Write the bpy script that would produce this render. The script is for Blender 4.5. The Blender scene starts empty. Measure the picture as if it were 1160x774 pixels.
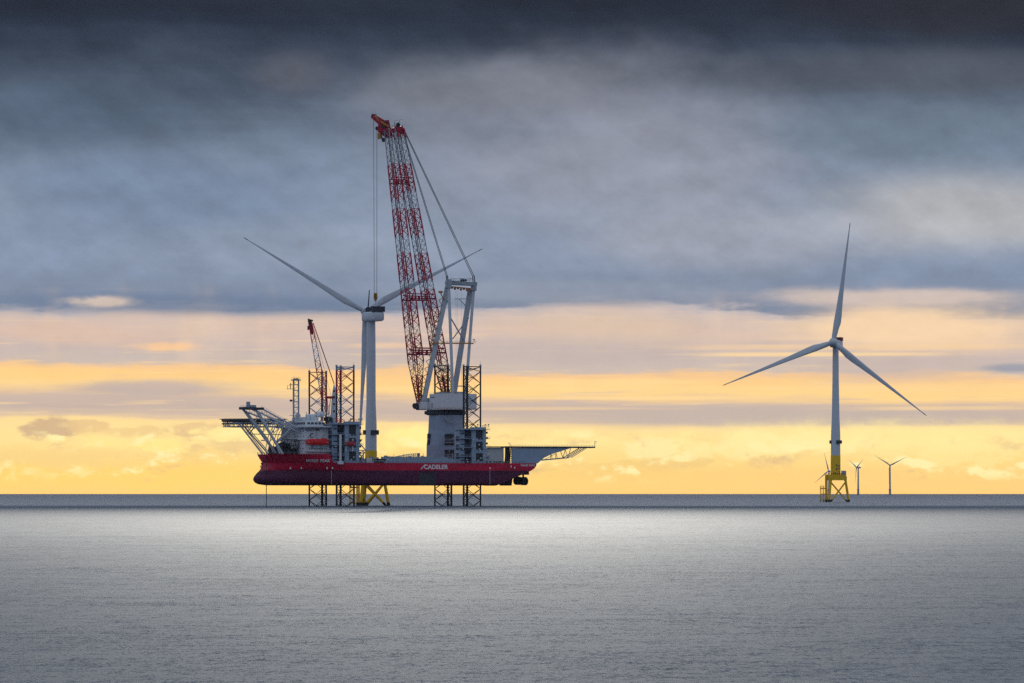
import bpy, math, random
from mathutils import Vector, Matrix
random.seed(7)
C = bpy.context.scene
COL = C.collection

# ------------------------------------------------------------------ camera
EYE = 7.65                      # metres above the water
FOC = 4902.0                    # focal length in photo pixels (photo is 1160 wide)
HOR = 558.5                     # horizon row in the photo
cam = bpy.data.cameras.new('camera'); cam_o = bpy.data.objects.new('camera', cam); COL.objects.link(cam_o)
cam_o.location = (0, 0, EYE); cam_o.rotation_euler = (math.radians(90), 0, 0)
cam.sensor_width = 36.0; cam.lens = 36.0 * FOC / 1160.0
cam.shift_y = (HOR - 387.0) / 1160.0
cam.clip_start = 1.0; cam.clip_end = 400000.0
C.camera = cam_o

# ------------------------------------------------------------------ colour management
C.view_settings.view_transform = 'Standard'; C.view_settings.look = 'None'
C.view_settings.exposure = 0.0; C.view_settings.gamma = 1.0; C.view_settings.use_curve_mapping = False
C.render.engine = 'CYCLES'
C.cycles.max_bounces = 3; C.cycles.volume_bounces = 0; C.cycles.use_denoising = False; C.cycles.use_adaptive_sampling = False; C.cycles.denoiser = 'OPENIMAGEDENOISE'; C.cycles.denoising_prefilter = 'NONE'

# ------------------------------------------------------------------ sun (behind the cloud ahead)
SUN_EL, SUN_AZ = 14.0, -0.9     # degrees above the horizon / to the right of the view axis
sun = bpy.data.lights.new('sun', 'SUN'); sun.energy = 1.45; sun.angle = math.radians(1.25); sun.color = (1.0, 0.95, 0.84)
sun_o = bpy.data.objects.new('sun', sun); COL.objects.link(sun_o)
_d = Vector((math.sin(math.radians(SUN_AZ)) * math.cos(math.radians(SUN_EL)),
             math.cos(math.radians(SUN_AZ)) * math.cos(math.radians(SUN_EL)), math.sin(math.radians(SUN_EL))))
sun_o.rotation_euler = _d.to_track_quat('Z', 'Y').to_euler()

# ------------------------------------------------------------------ shader expression helper
def lin(r, g, b):
    f = lambda c: c / 12.92 if c <= 0.04045 else ((c + 0.055) / 1.055) ** 2.4
    return (f(r / 255.), f(g / 255.), f(b / 255.), 1.0)

class E:
    """a float socket of a node tree with arithmetic"""
    def __init__(s, nt, sock): s.nt, s.s = nt, sock
    def _m(s, op, *a):
        n = s.nt.nodes.new('ShaderNodeMath'); n.operation = op
        for i, v in enumerate((s,) + a):
            if isinstance(v, E): s.nt.links.new(v.s, n.inputs[i])
            else: n.inputs[i].default_value = float(v)
        return E(s.nt, n.outputs[0])
    def __add__(s, o): return s._m('ADD', o)
    __radd__ = __add__
    def __sub__(s, o): return s._m('SUBTRACT', o)
    def __rsub__(s, o): return (s * -1.0) + o
    def __mul__(s, o): return s._m('MULTIPLY', o)
    __rmul__ = __mul__
    def __truediv__(s, o): return s._m('DIVIDE', o)
    def exp(s): return s._m('EXPONENT')
    def clamp(s): return s._m('MAXIMUM', 0.0)._m('MINIMUM', 1.0)
    def step(s, a, b):                                  # smoothstep from a to b
        n = s.nt.nodes.new('ShaderNodeMapRange'); n.interpolation_type = 'SMOOTHSTEP'
        s.nt.links.new(s.s, n.inputs[0]); n.inputs[1].default_value = a; n.inputs[2].default_value = b
        return E(s.nt, n.outputs[0])

def combine(nt, x, y, z):
    n = nt.nodes.new('ShaderNodeCombineXYZ')
    for i, v in enumerate((x, y, z)):
        if isinstance(v, E): nt.links.new(v.s, n.inputs[i])
        else: n.inputs[i].default_value = v
    return n.outputs[0]

def noise(nt, vec, scale=1.0, detail=4.0, rough=0.55, dist=0.0):
    n = nt.nodes.new('ShaderNodeTexNoise'); n.inputs['Scale'].default_value = scale
    n.inputs['Detail'].default_value = detail; n.inputs['Roughness'].default_value = rough
    n.inputs['Distortion'].default_value = dist
    nt.links.new(vec, n.inputs['Vector'])
    return n

def mixc(nt, fac, a, b):
    n = nt.nodes.new('ShaderNodeMix'); n.data_type = 'RGBA'
    for key, v in ((0, fac), (6, a), (7, b)):
        if isinstance(v, E): nt.links.new(v.s, n.inputs[key])
        elif isinstance(v, bpy.types.NodeSocket): nt.links.new(v, n.inputs[key])
        else: n.inputs[key].default_value = v
    return n.outputs[2]

def ramp(nt, fac, stops):
    n = nt.nodes.new('ShaderNodeValToRGB'); cr = n.color_ramp
    nt.links.new(fac.s, n.inputs[0])
    while len(cr.elements) < len(stops): cr.elements.new(0.5)
    for e, (p, c) in zip(cr.elements, stops): e.position = p; e.color = c
    return n.outputs[0]

# ------------------------------------------------------------------ sky: broken evening cloud over a Nishita sky
W_ = bpy.data.worlds.new('World'); C.world = W_; W_.use_nodes = True
nt = W_.node_tree; nt.nodes.clear()
tc = nt.nodes.new('ShaderNodeTexCoord')
sp = nt.nodes.new('ShaderNodeSeparateXYZ'); nt.links.new(tc.outputs['Generated'], sp.inputs[0])
dx, dy, dz = (E(nt, sp.outputs[i]) for i in range(3))
el = dz._m('ARCSINE') * 57.2958                          # elevation, degrees
az = dx._m('ARCTAN2', dy) * 57.2958                      # bearing from the view axis, degrees
def fb(kx, ky, seed, detail=4.0, rough=0.55, dist=0.0):
    return E(nt, noise(nt, combine(nt, az * kx, el * ky, seed), 1.0, detail, rough, dist).outputs[0]) - 0.5

def pel(y): return (HOR - y) / 85.55                      # photo row -> elevation
# warp of the bands: soft long undulations, stronger with height
wl = fb(0.22, 1.1, 3.1, 3.0, 0.5)
ws = fb(0.9, 4.5, 8.7, 5.0, 0.62)
amp = el.step(0.6, 3.2) * 1.5 + 0.22
wd = E(nt, noise(nt, combine(nt, (az + el * 1.3) * 0.55, (el - az * 0.22) * 0.55, 17.0), 1.0, 5.0, 0.6).outputs[0]) - 0.5
wk = fb(0.45, 11.0, 5.9, 4.0, 0.6)
tilt = (az + 6.7) * 0.0135
elw = el + tilt * el.step(0.4, 1.2) * (1.0 - el.step(1.4, 2.2)) * 1.35 + wl * amp * 0.55 + ws * amp * 0.36 * (1.0 - el.step(2.5, 3.4) * 0.8) + wd * amp * 0.55 * el.step(2.6, 3.6) + wk * 0.16 * el.step(0.5, 1.3)
stops = [(560, (250, 204, 126)), (545, (252, 209, 131)), (520, (253, 219, 141)), (500, (252, 223, 150)), (484, (250, 221, 152)), (473, (249, 216, 152)),
         (468.5, (211, 187, 164)), (458, (194, 175, 166)), (446, (202, 180, 166)), (440, (230, 196, 152)),
         (433, (249, 210, 142)), (422, (248, 203, 137)), (413, (240, 196, 146)), (409, (202, 185, 174)), (396, (194, 179, 176)),
         (380, (211, 187, 174)), (364, (202, 184, 177)), (357, (182, 175, 180)), (350, (122, 133, 155)), (330, (118, 131, 153)), (300, (124, 138, 161)),
         (240, (130, 142, 161)), (180, (117, 131, 151)), (140, (100, 114, 134)), (108, (79, 92, 110)), (84, (65, 77, 95)), (58, (50, 61, 79)), (30, (37, 47, 64)), (4, (31, 38, 53))]
EMAX = 7.0
col = ramp(nt, elw / EMAX, [(max(0.0, min(1.0, pel(y) / EMAX)), lin(*c)) for y, c in stops])

FIELDS = {}
def patch(x, y, rx, ry, rgb, k, seed, kx=1.2, ky=4.0, nz=0.9, lo=0.12, hi_=0.95):
    """a soft cloud patch centred on a bearing/elevation, broken up by noise"""
    global col
    a0, e0 = math.degrees(math.atan((x - 580) / FOC)), pel(y)
    u = (az - a0) * (85.55 / rx); v = (el - e0) * (85.55 / ry)
    key = (0.5, 0.9) if ky < 1.4 else (0.5, 1.8) if ky < 2.6 and kx < 1 else (0.8, 3.4) if kx < 0.9 and ky < 4.5 else (0.7, 6.5) if kx < 0.9 else (2.4, 5.0)
    if key not in FIELDS: FIELDS[key] = fb(key[0], key[1], 11.7 * (len(FIELDS) + 1), 4.0, 0.6)
    g = ((u * u + v * v) * -0.5).exp()
    m = (g * g + FIELDS[key] * (nz * 1.6) * g).step(lo, hi_) * k
    col = mixc(nt, m, col, lin(*rgb))

# thin gold streaks and pale vertical veils through the lower bands
st1 = fb(0.55, 14.0, 61.0, 4.0, 0.62)
col = mixc(nt, st1.step(0.04, 0.22) * 0.55 * el.step(0.75, 1.1) * (1.0 - el.step(1.7, 2.4) * 0.7) * (1.0 - el.step(2.2, 2.9)), col, lin(250, 214, 156))
st2 = fb(0.45, 10.0, 71.0, 4.0, 0.62)
col = mixc(nt, st2.step(0.06, 0.24) * 0.5 * el.step(0.95, 1.2) * (1.0 - el.step(1.9, 2.5)), col, lin(198, 180, 172))
vv = fb(1.3, 0.35, 81.0, 3.0, 0.55)
col = mixc(nt, vv.step(0.0, 0.25) * 0.45 * el.step(1.55, 1.9) * (1.0 - el.step(2.3, 2.9)), col, lin(228, 200, 176))
# big veils in the grey deck
patch(720, 175, 250, 80, (143, 147, 162), 0.75, 1.3, 0.5, 0.9)
patch(560, 105, 170, 40, (112, 116, 128), 0.8, 4.3, 0.6, 1.2)
patch(1110, 245, 190, 52, (170, 170, 172), 0.85, 6.3, 0.5, 1.6, 0.4)
patch(820, 265, 190, 45, (152, 156, 168), 0.7, 9.3, 0.5, 1.6)
patch(1010, 150, 240, 42, (104, 119, 136), 0.85, 12.3, 0.5, 1.4)
patch(1060, 85, 300, 30, (84, 88, 98), 0.6, 15.3, 0.5, 1.2)
patch(1060, 14, 240, 40, (46, 48, 57), 0.7, 18.3, 0.5, 1.2)
patch(180, 225, 260, 60, (109, 126, 151), 0.8, 21.3, 0.4, 0.9)
patch(60, 130, 200, 50, (76, 92, 112), 0.7, 24.3, 0.4, 0.9)
patch(350, 285, 260, 32, (136, 148, 167), 0.6, 27.3, 0.5, 1.6)
patch(220, 345, 330, 15, (103, 120, 146), 0.85, 30.3, 0.5, 2.5, 0.5)
patch(690, 335, 150, 15, (116, 130, 152), 0.7, 33.3, 0.5, 2.0)
patch(330, 85, 60, 30, (96, 98, 110), 0.6, 36.3, 0.8, 1.2)
patch(600, 330, 240, 14, (138, 147, 164), 0.6, 37.3, 0.5, 2.0)
patch(650, 170, 210, 120, (140, 143, 157), 0.42, 1, 0.5, 0.9)
# pinks and oranges
patch(1030, 372, 190, 30, (244, 210, 170), 0.9, 39.3, 0.5, 2.0)
patch(1000, 338, 190, 12, (205, 186, 174), 0.8, 42.3, 0.6, 3.0)
patch(112, 343, 42, 7, (208, 188, 172), 0.8, 45.3, 1.5, 6.0)
patch(185, 393, 42, 6, (247, 200, 150), 0.9, 48.3, 1.5, 6.0)
patch(225, 403, 36, 5, (240, 200, 150), 0.0, 51.3)
patch(75, 380, 120, 16, (216, 186, 168), 0.7, 54.3, 0.8, 3.0)
patch(690, 372, 130, 26, (216, 190, 166), 0.6, 57.3, 0.6, 2.0)
patch(640, 400, 200, 22, (191, 176, 173), 0.6, 60.3, 0.6, 2.5)
patch(1000, 415, 120, 20, (196, 178, 172), 0.75, 63.3, 0.6, 2.5)
patch(1150, 418, 40, 6, (150, 152, 165), 0.9, 66.3, 0.8, 3.0, 0.5)
patch(170, 440, 120, 10, (190, 173, 168), 0.9, 69.3, 0.8, 4.0)
patch(700, 434, 130, 5, (250, 214, 150), 0.7, 72.3, 0.8, 6.0)
patch(760, 440, 420, 4, (251, 212, 146), 0.75, 75.3, 0.7, 7.0)
patch(1050, 440, 160, 7, (248, 208, 148), 0.7, 78.3, 0.7, 5.0)
patch(1000, 394, 220, 4, (247, 208, 156), 0.5, 81.3, 0.8, 7.0)
patch(40, 423, 120, 8, (252, 206, 134), 0.8, 84.3, 0.7, 5.0)
patch(850, 472, 360, 14, (192, 176, 168), 0.9, 87.3, 0.5, 3.0, 0.4)
# small cumulus in the golden strip: shaded bodies, then lit tops
patch(55, 487, 32, 13, (207, 177, 140), 0.95, 90.3, 2.4, 5.0, nz=1.9, lo=0.30, hi_=0.72)
patch(100, 484, 26, 8, (226, 192, 140), 0.8, 93.3, 2.5, 5.0, nz=1.9, lo=0.30, hi_=0.72)
patch(150, 491, 60, 9, (232, 198, 140), 0.7, 96.3, 2.0, 5.0, nz=1.9, lo=0.30, hi_=0.72)
patch(225, 488, 40, 10, (226, 192, 142), 0.8, 99.3, 2.2, 5.0, nz=1.9, lo=0.30, hi_=0.72)
patch(215, 515, 60, 12, (247, 211, 134), 0.6, 102.3, 2.0, 4.0, nz=1.9, lo=0.30, hi_=0.72)
patch(180, 505, 34, 11, (255, 231, 146), 0.9, 105.3, 2.6, 4.0, nz=1.9, lo=0.30, hi_=0.72)
patch(120, 500, 34, 12, (255, 230, 150), 0.6, 108.3, 2.6, 4.0, nz=1.9, lo=0.30, hi_=0.72)
patch(465, 505, 40, 20, (255, 228, 140), 0.85, 111.3, 2.8, 4.0, nz=1.9, lo=0.30, hi_=0.72)
patch(640, 500, 46, 12, (254, 230, 156), 0.8, 114.3, 2.4, 4.0, nz=1.9, lo=0.30, hi_=0.72)
patch(745, 510, 44, 13, (255, 233, 168), 0.9, 117.3, 2.4, 4.0, nz=1.9, lo=0.30, hi_=0.72)
patch(770, 525, 54, 9, (240, 205, 134), 0.8, 120.3, 2.2, 5.0, nz=1.9, lo=0.30, hi_=0.72)
patch(690, 533, 120, 12, (242, 206, 132), 0.7, 123.3, 1.5, 4.0, nz=1.9, lo=0.30, hi_=0.72)
patch(1000, 496, 220, 20, (255, 233, 160), 0.75, 126.3, 1.0, 3.0)
patch(1090, 515, 70, 16, (255, 232, 160), 0.6, 129.3, 2.2, 4.0, nz=1.9, lo=0.30, hi_=0.72)
patch(880, 540, 300, 14, (248, 207, 128), 0.6, 132.3, 1.2, 4.0)
patch(180, 540, 520, 20, (255, 213, 114), 0.8, 1, 0.5, 3.0, nz=0.6)
patch(452, 502, 15, 16, (255, 234, 152), 1.0, 1, 2.4, 5.0, nz=0.7, lo=0.1, hi_=0.5)
patch(473, 499, 14, 15, (255, 236, 156), 1.0, 1, 2.4, 5.0, nz=0.7, lo=0.1, hi_=0.5)
patch(462, 515, 40, 9, (249, 214, 134), 0.8, 1, 2.4, 5.0, nz=1.2)
patch(720, 451, 170, 2.6, (249, 213, 152), 0.85, 1, 0.7, 6.0, nz=0.9)
patch(640, 463, 120, 2.2, (226, 196, 158), 0.8, 1, 0.7, 6.0, nz=0.9)
patch(1080, 463, 140, 3, (238, 204, 156), 0.8, 1, 0.7, 6.0, nz=0.9)
patch(930, 402, 160, 3, (250, 214, 158), 0.8, 1, 0.7, 6.0, nz=0.9)
patch(430, 392, 60, 4, (236, 200, 166), 0.7, 1, 0.8, 4.0, nz=0.9)
patch(320, 500, 110, 16, (231, 199, 146), 0.7, 1, 2.0, 5.0, nz=1.9, lo=0.30, hi_=0.8)
patch(60, 520, 110, 16, (246, 212, 140), 0.7, 1, 2.0, 5.0, nz=1.9, lo=0.2, hi_=0.8)
patch(270, 492, 60, 9, (255, 232, 156), 0.9, 1, 2.0, 5.0, nz=1.9, lo=0.30, hi_=0.75)
patch(560, 520, 80, 14, (247, 214, 146), 0.8, 1, 2.0, 5.0, nz=1.9, lo=0.25, hi_=0.8)
patch(870, 505, 120, 16, (255, 234, 166), 0.8, 1, 2.0, 5.0, nz=1.7, lo=0.25, hi_=0.8)
# heaped cloud in the golden strip: lit from above, shaded beneath
def relief(kx, ky, seed, de, detail, rough):
    n0 = noise(nt, combine(nt, az * kx, el * ky, seed), 1.0, detail, rough).outputs[0]
    n1 = noise(nt, combine(nt, az * kx + 0.25 * de * kx, (el + de) * ky, seed), 1.0, detail, rough).outputs[0]
    return E(nt, n0), E(nt, n0) - E(nt, n1)
cov = fb(0.55, 1.6, 201.0, 3.0, 0.55)
c0, r0 = relief(1.6, 2.9, 211.0, 0.11, 6.0, 0.56)
band = el.step(0.08, 0.3) * (1.0 - (el + tilt * 0.6).step(0.72, 0.98)) * (cov + 0.2).step(0.0, 0.3)
body = c0.step(0.46, 0.58) * band
col = mixc(nt, body * ((r0 * -1.0).step(-0.02, 0.16) * 0.85), col, lin(214, 180, 142))
col = mixc(nt, body * r0.step(0.01, 0.14) * 0.95, col, lin(255, 240, 178))
# wisps and rain streaks over the grey deck
pd, qd = az + el * 1.3, el - az * 0.22
dg = E(nt, noise(nt, combine(nt, pd * 1.1, qd * 0.34, 221.0), 1.0, 5.0, 0.6).outputs[0]) - 0.5
c1, r1 = relief(0.75, 1.25, 231.0, 0.22, 7.0, 0.6)
up = el.step(2.3, 3.0)
tex = fb(1.6, 2.6, 140.0, 7.0, 0.62) * 0.22 + (dg * 0.34 + r1 * 0.55) * up + fb(3.2, 0.5, 151.0, 4.0, 0.6) * 0.07 * up
tex = (tex * (el.step(0.6, 2.4) * 0.75 + 0.25) + 1.0)
bc = nt.nodes.new('ShaderNodeVectorMath'); bc.operation = 'SCALE'; nt.links.new(col, bc.inputs[0]); nt.links.new(tex.s, bc.inputs['Scale'])
col = bc.outputs[0]
# clearer, stronger light low down (the haze in front takes some of it away), lighter middle of the deck
lo_ = (el._m('MAXIMUM', 0.0) * -0.75).exp(); md_ = el.step(2.2, 2.7) * (1.0 - el.step(3.8, 5.4)) * 0.12 + 1.04
vm = nt.nodes.new('ShaderNodeVectorMath'); vm.operation = 'MULTIPLY'; nt.links.new(col, vm.inputs[0])
nt.links.new(combine(nt, lo_ * 0.26 + md_, lo_ * 0.22 + md_, lo_ * 0.10 + md_), vm.inputs[1]); col = vm.outputs[0]
# the rest of the dome: dark belly overhead of the view, thinner bright overcast higher up and behind
n_hi = fb(0.05, 0.09, 160.0, 4.0, 0.55)
hi = ramp(nt, (el + n_hi * 14.0) / 60.0, [(0.10, lin(31, 36, 49)), (0.145, lin(62, 72, 88)), (0.20, lin(180, 199, 226)), (0.34, lin(206, 222, 243)), (0.7, lin(190, 205, 226)), (1.0, lin(165, 182, 208))])
col = mixc(nt, (el + n_hi * 0.4).step(6.2, 7.4), col, hi)
side = ramp(nt, (el + n_hi * 10.0).clamp() * 0.0 + (el / 60.0), [(0.0, lin(150, 160, 178)), (0.1, lin(150, 163, 184)), (0.4, lin(168, 180, 198)), (1.0, lin(150, 164, 186))])
aabs = az._m('ABSOLUTE')
col = mixc(nt, aabs.step(16.0, 42.0), col, side)
# sunlight glowing through the cloud round the sun, above the picture
gu = (az - SUN_AZ) / 9.0; gv = (el - SUN_EL - 1.0) / 5.0
glow = ((gu * gu + gv * gv) * -1.0).exp() * 1.0
col = mixc(nt, (glow * 0.8).clamp() * el.step(6.6, 8.5), col, (1.5, 1.42, 1.25, 1.0))
bg_c = nt.nodes.new('ShaderNodeBackground'); nt.links.new(col, bg_c.inputs[0]); bg_c.inputs[1].default_value = 1.0
sky = nt.nodes.new('ShaderNodeTexSky'); sky.sky_type = 'NISHITA'; sky.sun_disc = False
sky.sun_elevation = math.radians(SUN_EL); sky.sun_rotation = math.radians(SUN_AZ)
bg_s = nt.nodes.new('ShaderNodeBackground'); nt.links.new(sky.outputs[0], bg_s.inputs[0]); bg_s.inputs[1].default_value = 0.06
ms = nt.nodes.new('ShaderNodeMixShader'); ms.inputs[0].default_value = 0.998
nt.links.new(bg_s.outputs[0], ms.inputs[1]); nt.links.new(bg_c.outputs[0], ms.inputs[2])
W_.cycles.sampling_method = 'MANUAL'; W_.cycles.sample_map_resolution = 512
wo = nt.nodes.new('ShaderNodeOutputWorld'); nt.links.new(ms.outputs[0], wo.inputs[0])

# ------------------------------------------------------------------ materials
MATS = {}
def mat(name, rgb, rough=0.5, metal=0.0, var=0.12, scale=0.35, streak=0.0, plates=False):
    """painted steel: slow tone variation, vertical runs of grime"""
    m = bpy.data.materials.new(name); m.use_nodes = True; t = m.node_tree
    b = t.nodes['Principled BSDF']; b.inputs['Roughness'].default_value = rough; b.inputs['Metallic'].default_value = metal
    g = t.nodes.new('ShaderNodeTexCoord').outputs['Object']
    n1 = E(t, noise(t, g, scale, 5.0, 0.6).outputs[0]) - 0.5
    s = t.nodes.new('ShaderNodeMapping'); s.inputs['Scale'].default_value = (0.9, 0.9, 0.05); t.links.new(g, s.inputs[0])
    n2 = (E(t, noise(t, s.outputs[0], 1.0, 4.0, 0.6).outputs[0])).step(0.5, 0.75)
    k = (n1 * var * 4.0 + 1.0) - n2 * streak
    if plates:                                             # welded plate strakes, each a shade apart
        sg = t.nodes.new('ShaderNodeSeparateXYZ'); t.links.new(g, sg.inputs[0])
        br = t.nodes.new('ShaderNodeTexBrick'); br.inputs['Scale'].default_value = 1.0; br.inputs['Brick Width'].default_value = 9.0; br.inputs['Row Height'].default_value = 2.6
        br.inputs['Mortar Size'].default_value = 0.05; br.inputs['Color1'].default_value = (1, 1, 1, 1); br.inputs['Color2'].default_value = (0.70, 0.70, 0.70, 1); br.inputs['Mortar'].default_value = (0.55, 0.55, 0.55, 1)
        t.links.new(combine(t, E(t, sg.outputs[0]), E(t, sg.outputs[2]), 0.0), br.inputs['Vector'])
        k = k * E(t, br.outputs['Color'])
    v = t.nodes.new('ShaderNodeVectorMath'); v.operation = 'SCALE'; v.inputs[0].default_value = rgb
    t.links.new(k.s, v.inputs['Scale']); t.links.new(v.outputs[0], b.inputs['Base Color'])
    t.links.new((n1 * 0.3 + rough).s, b.inputs['Roughness'])
    MATS[name] = m
    return m

# ------------------------------------------------------------------ mesh collector
class MB:
    def __init__(s): s.v, s.f, s.mi = [], [], []
    def face(s, idx, m=0): s.f.append(tuple(idx)); s.mi.append(m)
    def hexa(s, p, m=0):                                   # 8 corners: bottom 0-3 ccw, top 4-7
        o = len(s.v); s.v += [tuple(q) for q in p]
        for q in ((0, 3, 2, 1), (4, 5, 6, 7), (0, 1, 5, 4), (1, 2, 6, 5), (2, 3, 7, 6), (3, 0, 4, 7)): s.face([o + i for i in q], m)
        return s
    def box(s, x0, x1, y0, y1, z0, z1, m=0):
        return s.hexa([(x0, y0, z0), (x1, y0, z0), (x1, y1, z0), (x0, y1, z0), (x0, y0, z1), (x1, y0, z1), (x1, y1, z1), (x0, y1, z1)], m)
    def bar(s, a, b, r, n=5, m=0, r2=None, ry=None):        # round bar, or flat (ry = second half width)
        a, b = Vector(a), Vector(b); d = b - a
        if d.length < 1e-6: return s
        d.normalize(); up = Vector((0, 0, 1)) if abs(d.z) < 0.95 else Vector((0, 1, 0))
        u = d.cross(up).normalized(); w = u.cross(d); o = len(s.v)
        for P, rr in ((a, r), (b, r2 if r2 is not None else r)):
            for k in range(n):
                t = 2 * math.pi * (k + 0.5) / n
                s.v.append(tuple(P + u * math.cos(t) * rr + w * math.sin(t) * (ry if ry is not None else rr)))
        for k in range(n):
            s.face((o + k, o + (k + 1) % n, o + n + (k + 1) % n, o + n + k), m)
        s.face([o + k for k in range(n)][::-1], m); s.face([o + n + k for k in range(n)], m)
        return s
    def beam(s, a, b, w, h, m=0):                           # rectangular section, h is vertical-ish
        return s.bar(a, b, w * 0.7071, 4, m, ry=h * 0.7071)
    def lathe(s, prof, n=24, m=0, c=(0, 0, 0), mfun=None):
        o = len(s.v)
        for r, z in prof:
            for k in range(n):
                t = 2 * math.pi * k / n; s.v.append((c[0] + r * math.cos(t), c[1] + r * math.sin(t), c[2] + z))
        for i in range(len(prof) - 1):
            for k in range(n):
                s.face((o + i * n + k, o + i * n + (k + 1) % n, o + (i + 1) * n + (k + 1) % n, o + (i + 1) * n + k), mfun(i) if mfun else m)
        s.face([o + k for k in range(n)][::-1], m); s.face([o + (len(prof) - 1) * n + k for k in range(n)], m)
        return s
    def prism(s, pts, off, m=0):                            # planar outline extruded along a vector
        n = len(pts); o = len(s.v); off = Vector(off)
        s.v += [tuple(p) for p in pts] + [tuple(Vector(p) + off) for p in pts]
        s.face([o + i for i in range(n)], m); s.face([o + n + i for i in range(n)][::-1], m)
        for i in range(n): s.face((o + i, o + n + i, o + n + (i + 1) % n, o + (i + 1) % n), m)
        return s
    def rings(s, rings, m=0, caps=True):                    # loft of closed rings
        n = len(rings[0]); o = len(s.v)
        for r in rings: s.v += [tuple(p) for p in r]
        for i in range(len(rings) - 1):
            for k in range(n): s.face((o + i * n + k, o + i * n + (k + 1) % n, o + (i + 1) * n + (k + 1) % n, o + (i + 1) * n + k), m)
        if caps:
            s.face([o + k for k in range(n)][::-1], m); s.face([o + (len(rings) - 1) * n + k for k in range(n)], m)
        return s
    def build_each(s, name, mats, parent=None, off=(0, 0, 0)):
        par = list(range(len(s.v)))
        def find(i):
            while par[i] != i: par[i] = par[par[i]]; i = par[i]
            return i
        for f in s.f:
            for k in f[1:]: par[find(k)] = find(f[0])
        isl = {}
        for f, mi in zip(s.f, s.mi): isl.setdefault(find(f[0]), []).append((f, mi))
        out = []
        for fs in isl.values():
            idx = {}; q = MB()
            for f, mi in fs:
                for k in f:
                    if k not in idx: idx[k] = len(q.v); q.v.append(s.v[k])
                q.face([idx[k] for k in f], mi)
            out.append(q.build(name, mats, parent, off=off))
        return out
    def build(s, name, mats, parent=None, smooth=False, off=(0, 0, 0)):
        me = bpy.data.meshes.new(name)
        me.from_pydata([(x - off[0], y - off[1], z - off[2]) for x, y, z in s.v], [], s.f)
        for m in (mats if isinstance(mats, (list, tuple)) else [mats]): me.materials.append(MATS[m] if isinstance(m, str) else m)
        me.polygons.foreach_set('material_index', s.mi)
        import bmesh
        b = bmesh.new(); b.from_mesh(me); bmesh.ops.recalc_face_normals(b, faces=b.faces); b.to_mesh(me); b.free()
        me.update()
        if smooth:
            me.polygons.foreach_set('use_smooth', [True] * len(me.polygons))
            me.set_sharp_from_angle(angle=math.radians(38))
        o = bpy.data.objects.new(name, me); COL.objects.link(o)
        if parent is not None: o.parent = parent
        return o

def thing(name, label, cat, loc=(0, 0, 0), rz=0.0, group=None):
    o = bpy.data.objects.new(name, None); COL.objects.link(o); o.location = loc; o.rotation_euler = (0, 0, rz); o.empty_display_size = 5
    return tag(o, label, cat, group)
def tag(o, label, cat, group=None, kind=None):
    o['label'] = label; o['category'] = cat
    if group: o['group'] = group
    if kind: o['kind'] = kind
    return o

def W(x, y, Y):                                            # photo column/row at distance Y -> place in metres
    return Vector(((x - 580) / FOC * Y, Y, EYE + (HOR - y) / FOC * Y))

# ------------------------------------------------------------------ sea
m = bpy.data.materials.new('sea_water'); m.use_nodes = True; t = m.node_tree
b = t.nodes['Principled BSDF']; b.inputs['Base Color'].default_value = (0.020, 0.046, 0.080, 1); b.inputs['IOR'].default_value = 1.6
b.inputs['Roughness'].default_value = 0.66
geo = t.nodes.new('ShaderNodeNewGeometry').outputs['Position']
sepg = t.nodes.new('ShaderNodeSeparateXYZ'); t.links.new(geo, sepg.inputs[0])
gx, gy = E(t, sepg.outputs[0]), E(t, sepg.outputs[1])
def chop(kx, ky, seed, detail, amount):
    sa = math.sin(seed * 2.3) * 0.20          # crests run a few degrees apart
    ca = math.sqrt(1 - sa * sa)
    n = noise(t, combine(t, (gx * ca + gy * sa) * kx, (gy * ca - gx * sa) * ky, seed), 1.0, detail, 0.6, 0.35)
    s = t.nodes.new('ShaderNodeSeparateColor'); t.links.new(n.outputs['Color'], s.inputs[0])
    return (E(t, s.outputs[0]) - 0.5) * amount, (E(t, s.outputs[1]) - 0.5) * amount
sx = sy = None
for kx, ky, seed, det, a in ((1 / 0.14, 1 / 0.7, 0.3, 2.0, 0.70), (1 / 0.45, 1 / 1.1, 2.3, 2.0, 0.42), (1 / 1.3, 1 / 1.5, 7.3, 2.0, 0.34), (1 / 5.0, 1 / 3.0, 9.3, 3.0, 0.27), (1 / 20.0, 1 / 7.0, 11.3, 3.0, 0.19), (1 / 0.7, 1 / 22.0, 5.3, 2.0, 0.10), (1 / 70.0, 1 / 28.0, 14.3, 3.0, 0.10)):
    u, v = chop(kx, ky, seed, det, a)
    sx = u if sx is None else sx + u; sy = v if sy is None else sy + v
nv = t.nodes.new('ShaderNodeVectorMath'); nv.operation = 'NORMALIZE'; t.links.new(combine(t, sx, sy, 1.0), nv.inputs[0])
t.links.new(nv.outputs[0], b.inputs['Normal'])
# the breeze ruffles the near water; beyond a wavering wind line the sea lies smoother
wl_ = E(t, noise(t, combine(t, gx * (1 / 500.0), gy * (1 / 900.0), 33.0), 1.0, 3.0, 0.5).outputs[0]) - 0.5
t.links.new((0.71 - (gy + wl_ * 500.0).step(2250.0, 2750.0) * 0.41).s, b.inputs['Roughness'])
MATS['sea_water'] = m
sea = MB(); N = 24; S = 30000.0
for i in range(N + 1):
    for j in range(N + 1): sea.v.append((-S + 2 * S * i / N, -8000 + (S + 8000) * j / N, 0.0))
for i in range(N):
    for j in range(N): sea.face((i * (N + 1) + j, (i + 1) * (N + 1) + j, (i + 1) * (N + 1) + j + 1, i * (N + 1) + j + 1))
tag(sea.build('sea', 'sea_water'), 'rippled grey open sea, silver in a wide sunlit patch', 'sea', kind='structure')

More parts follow.
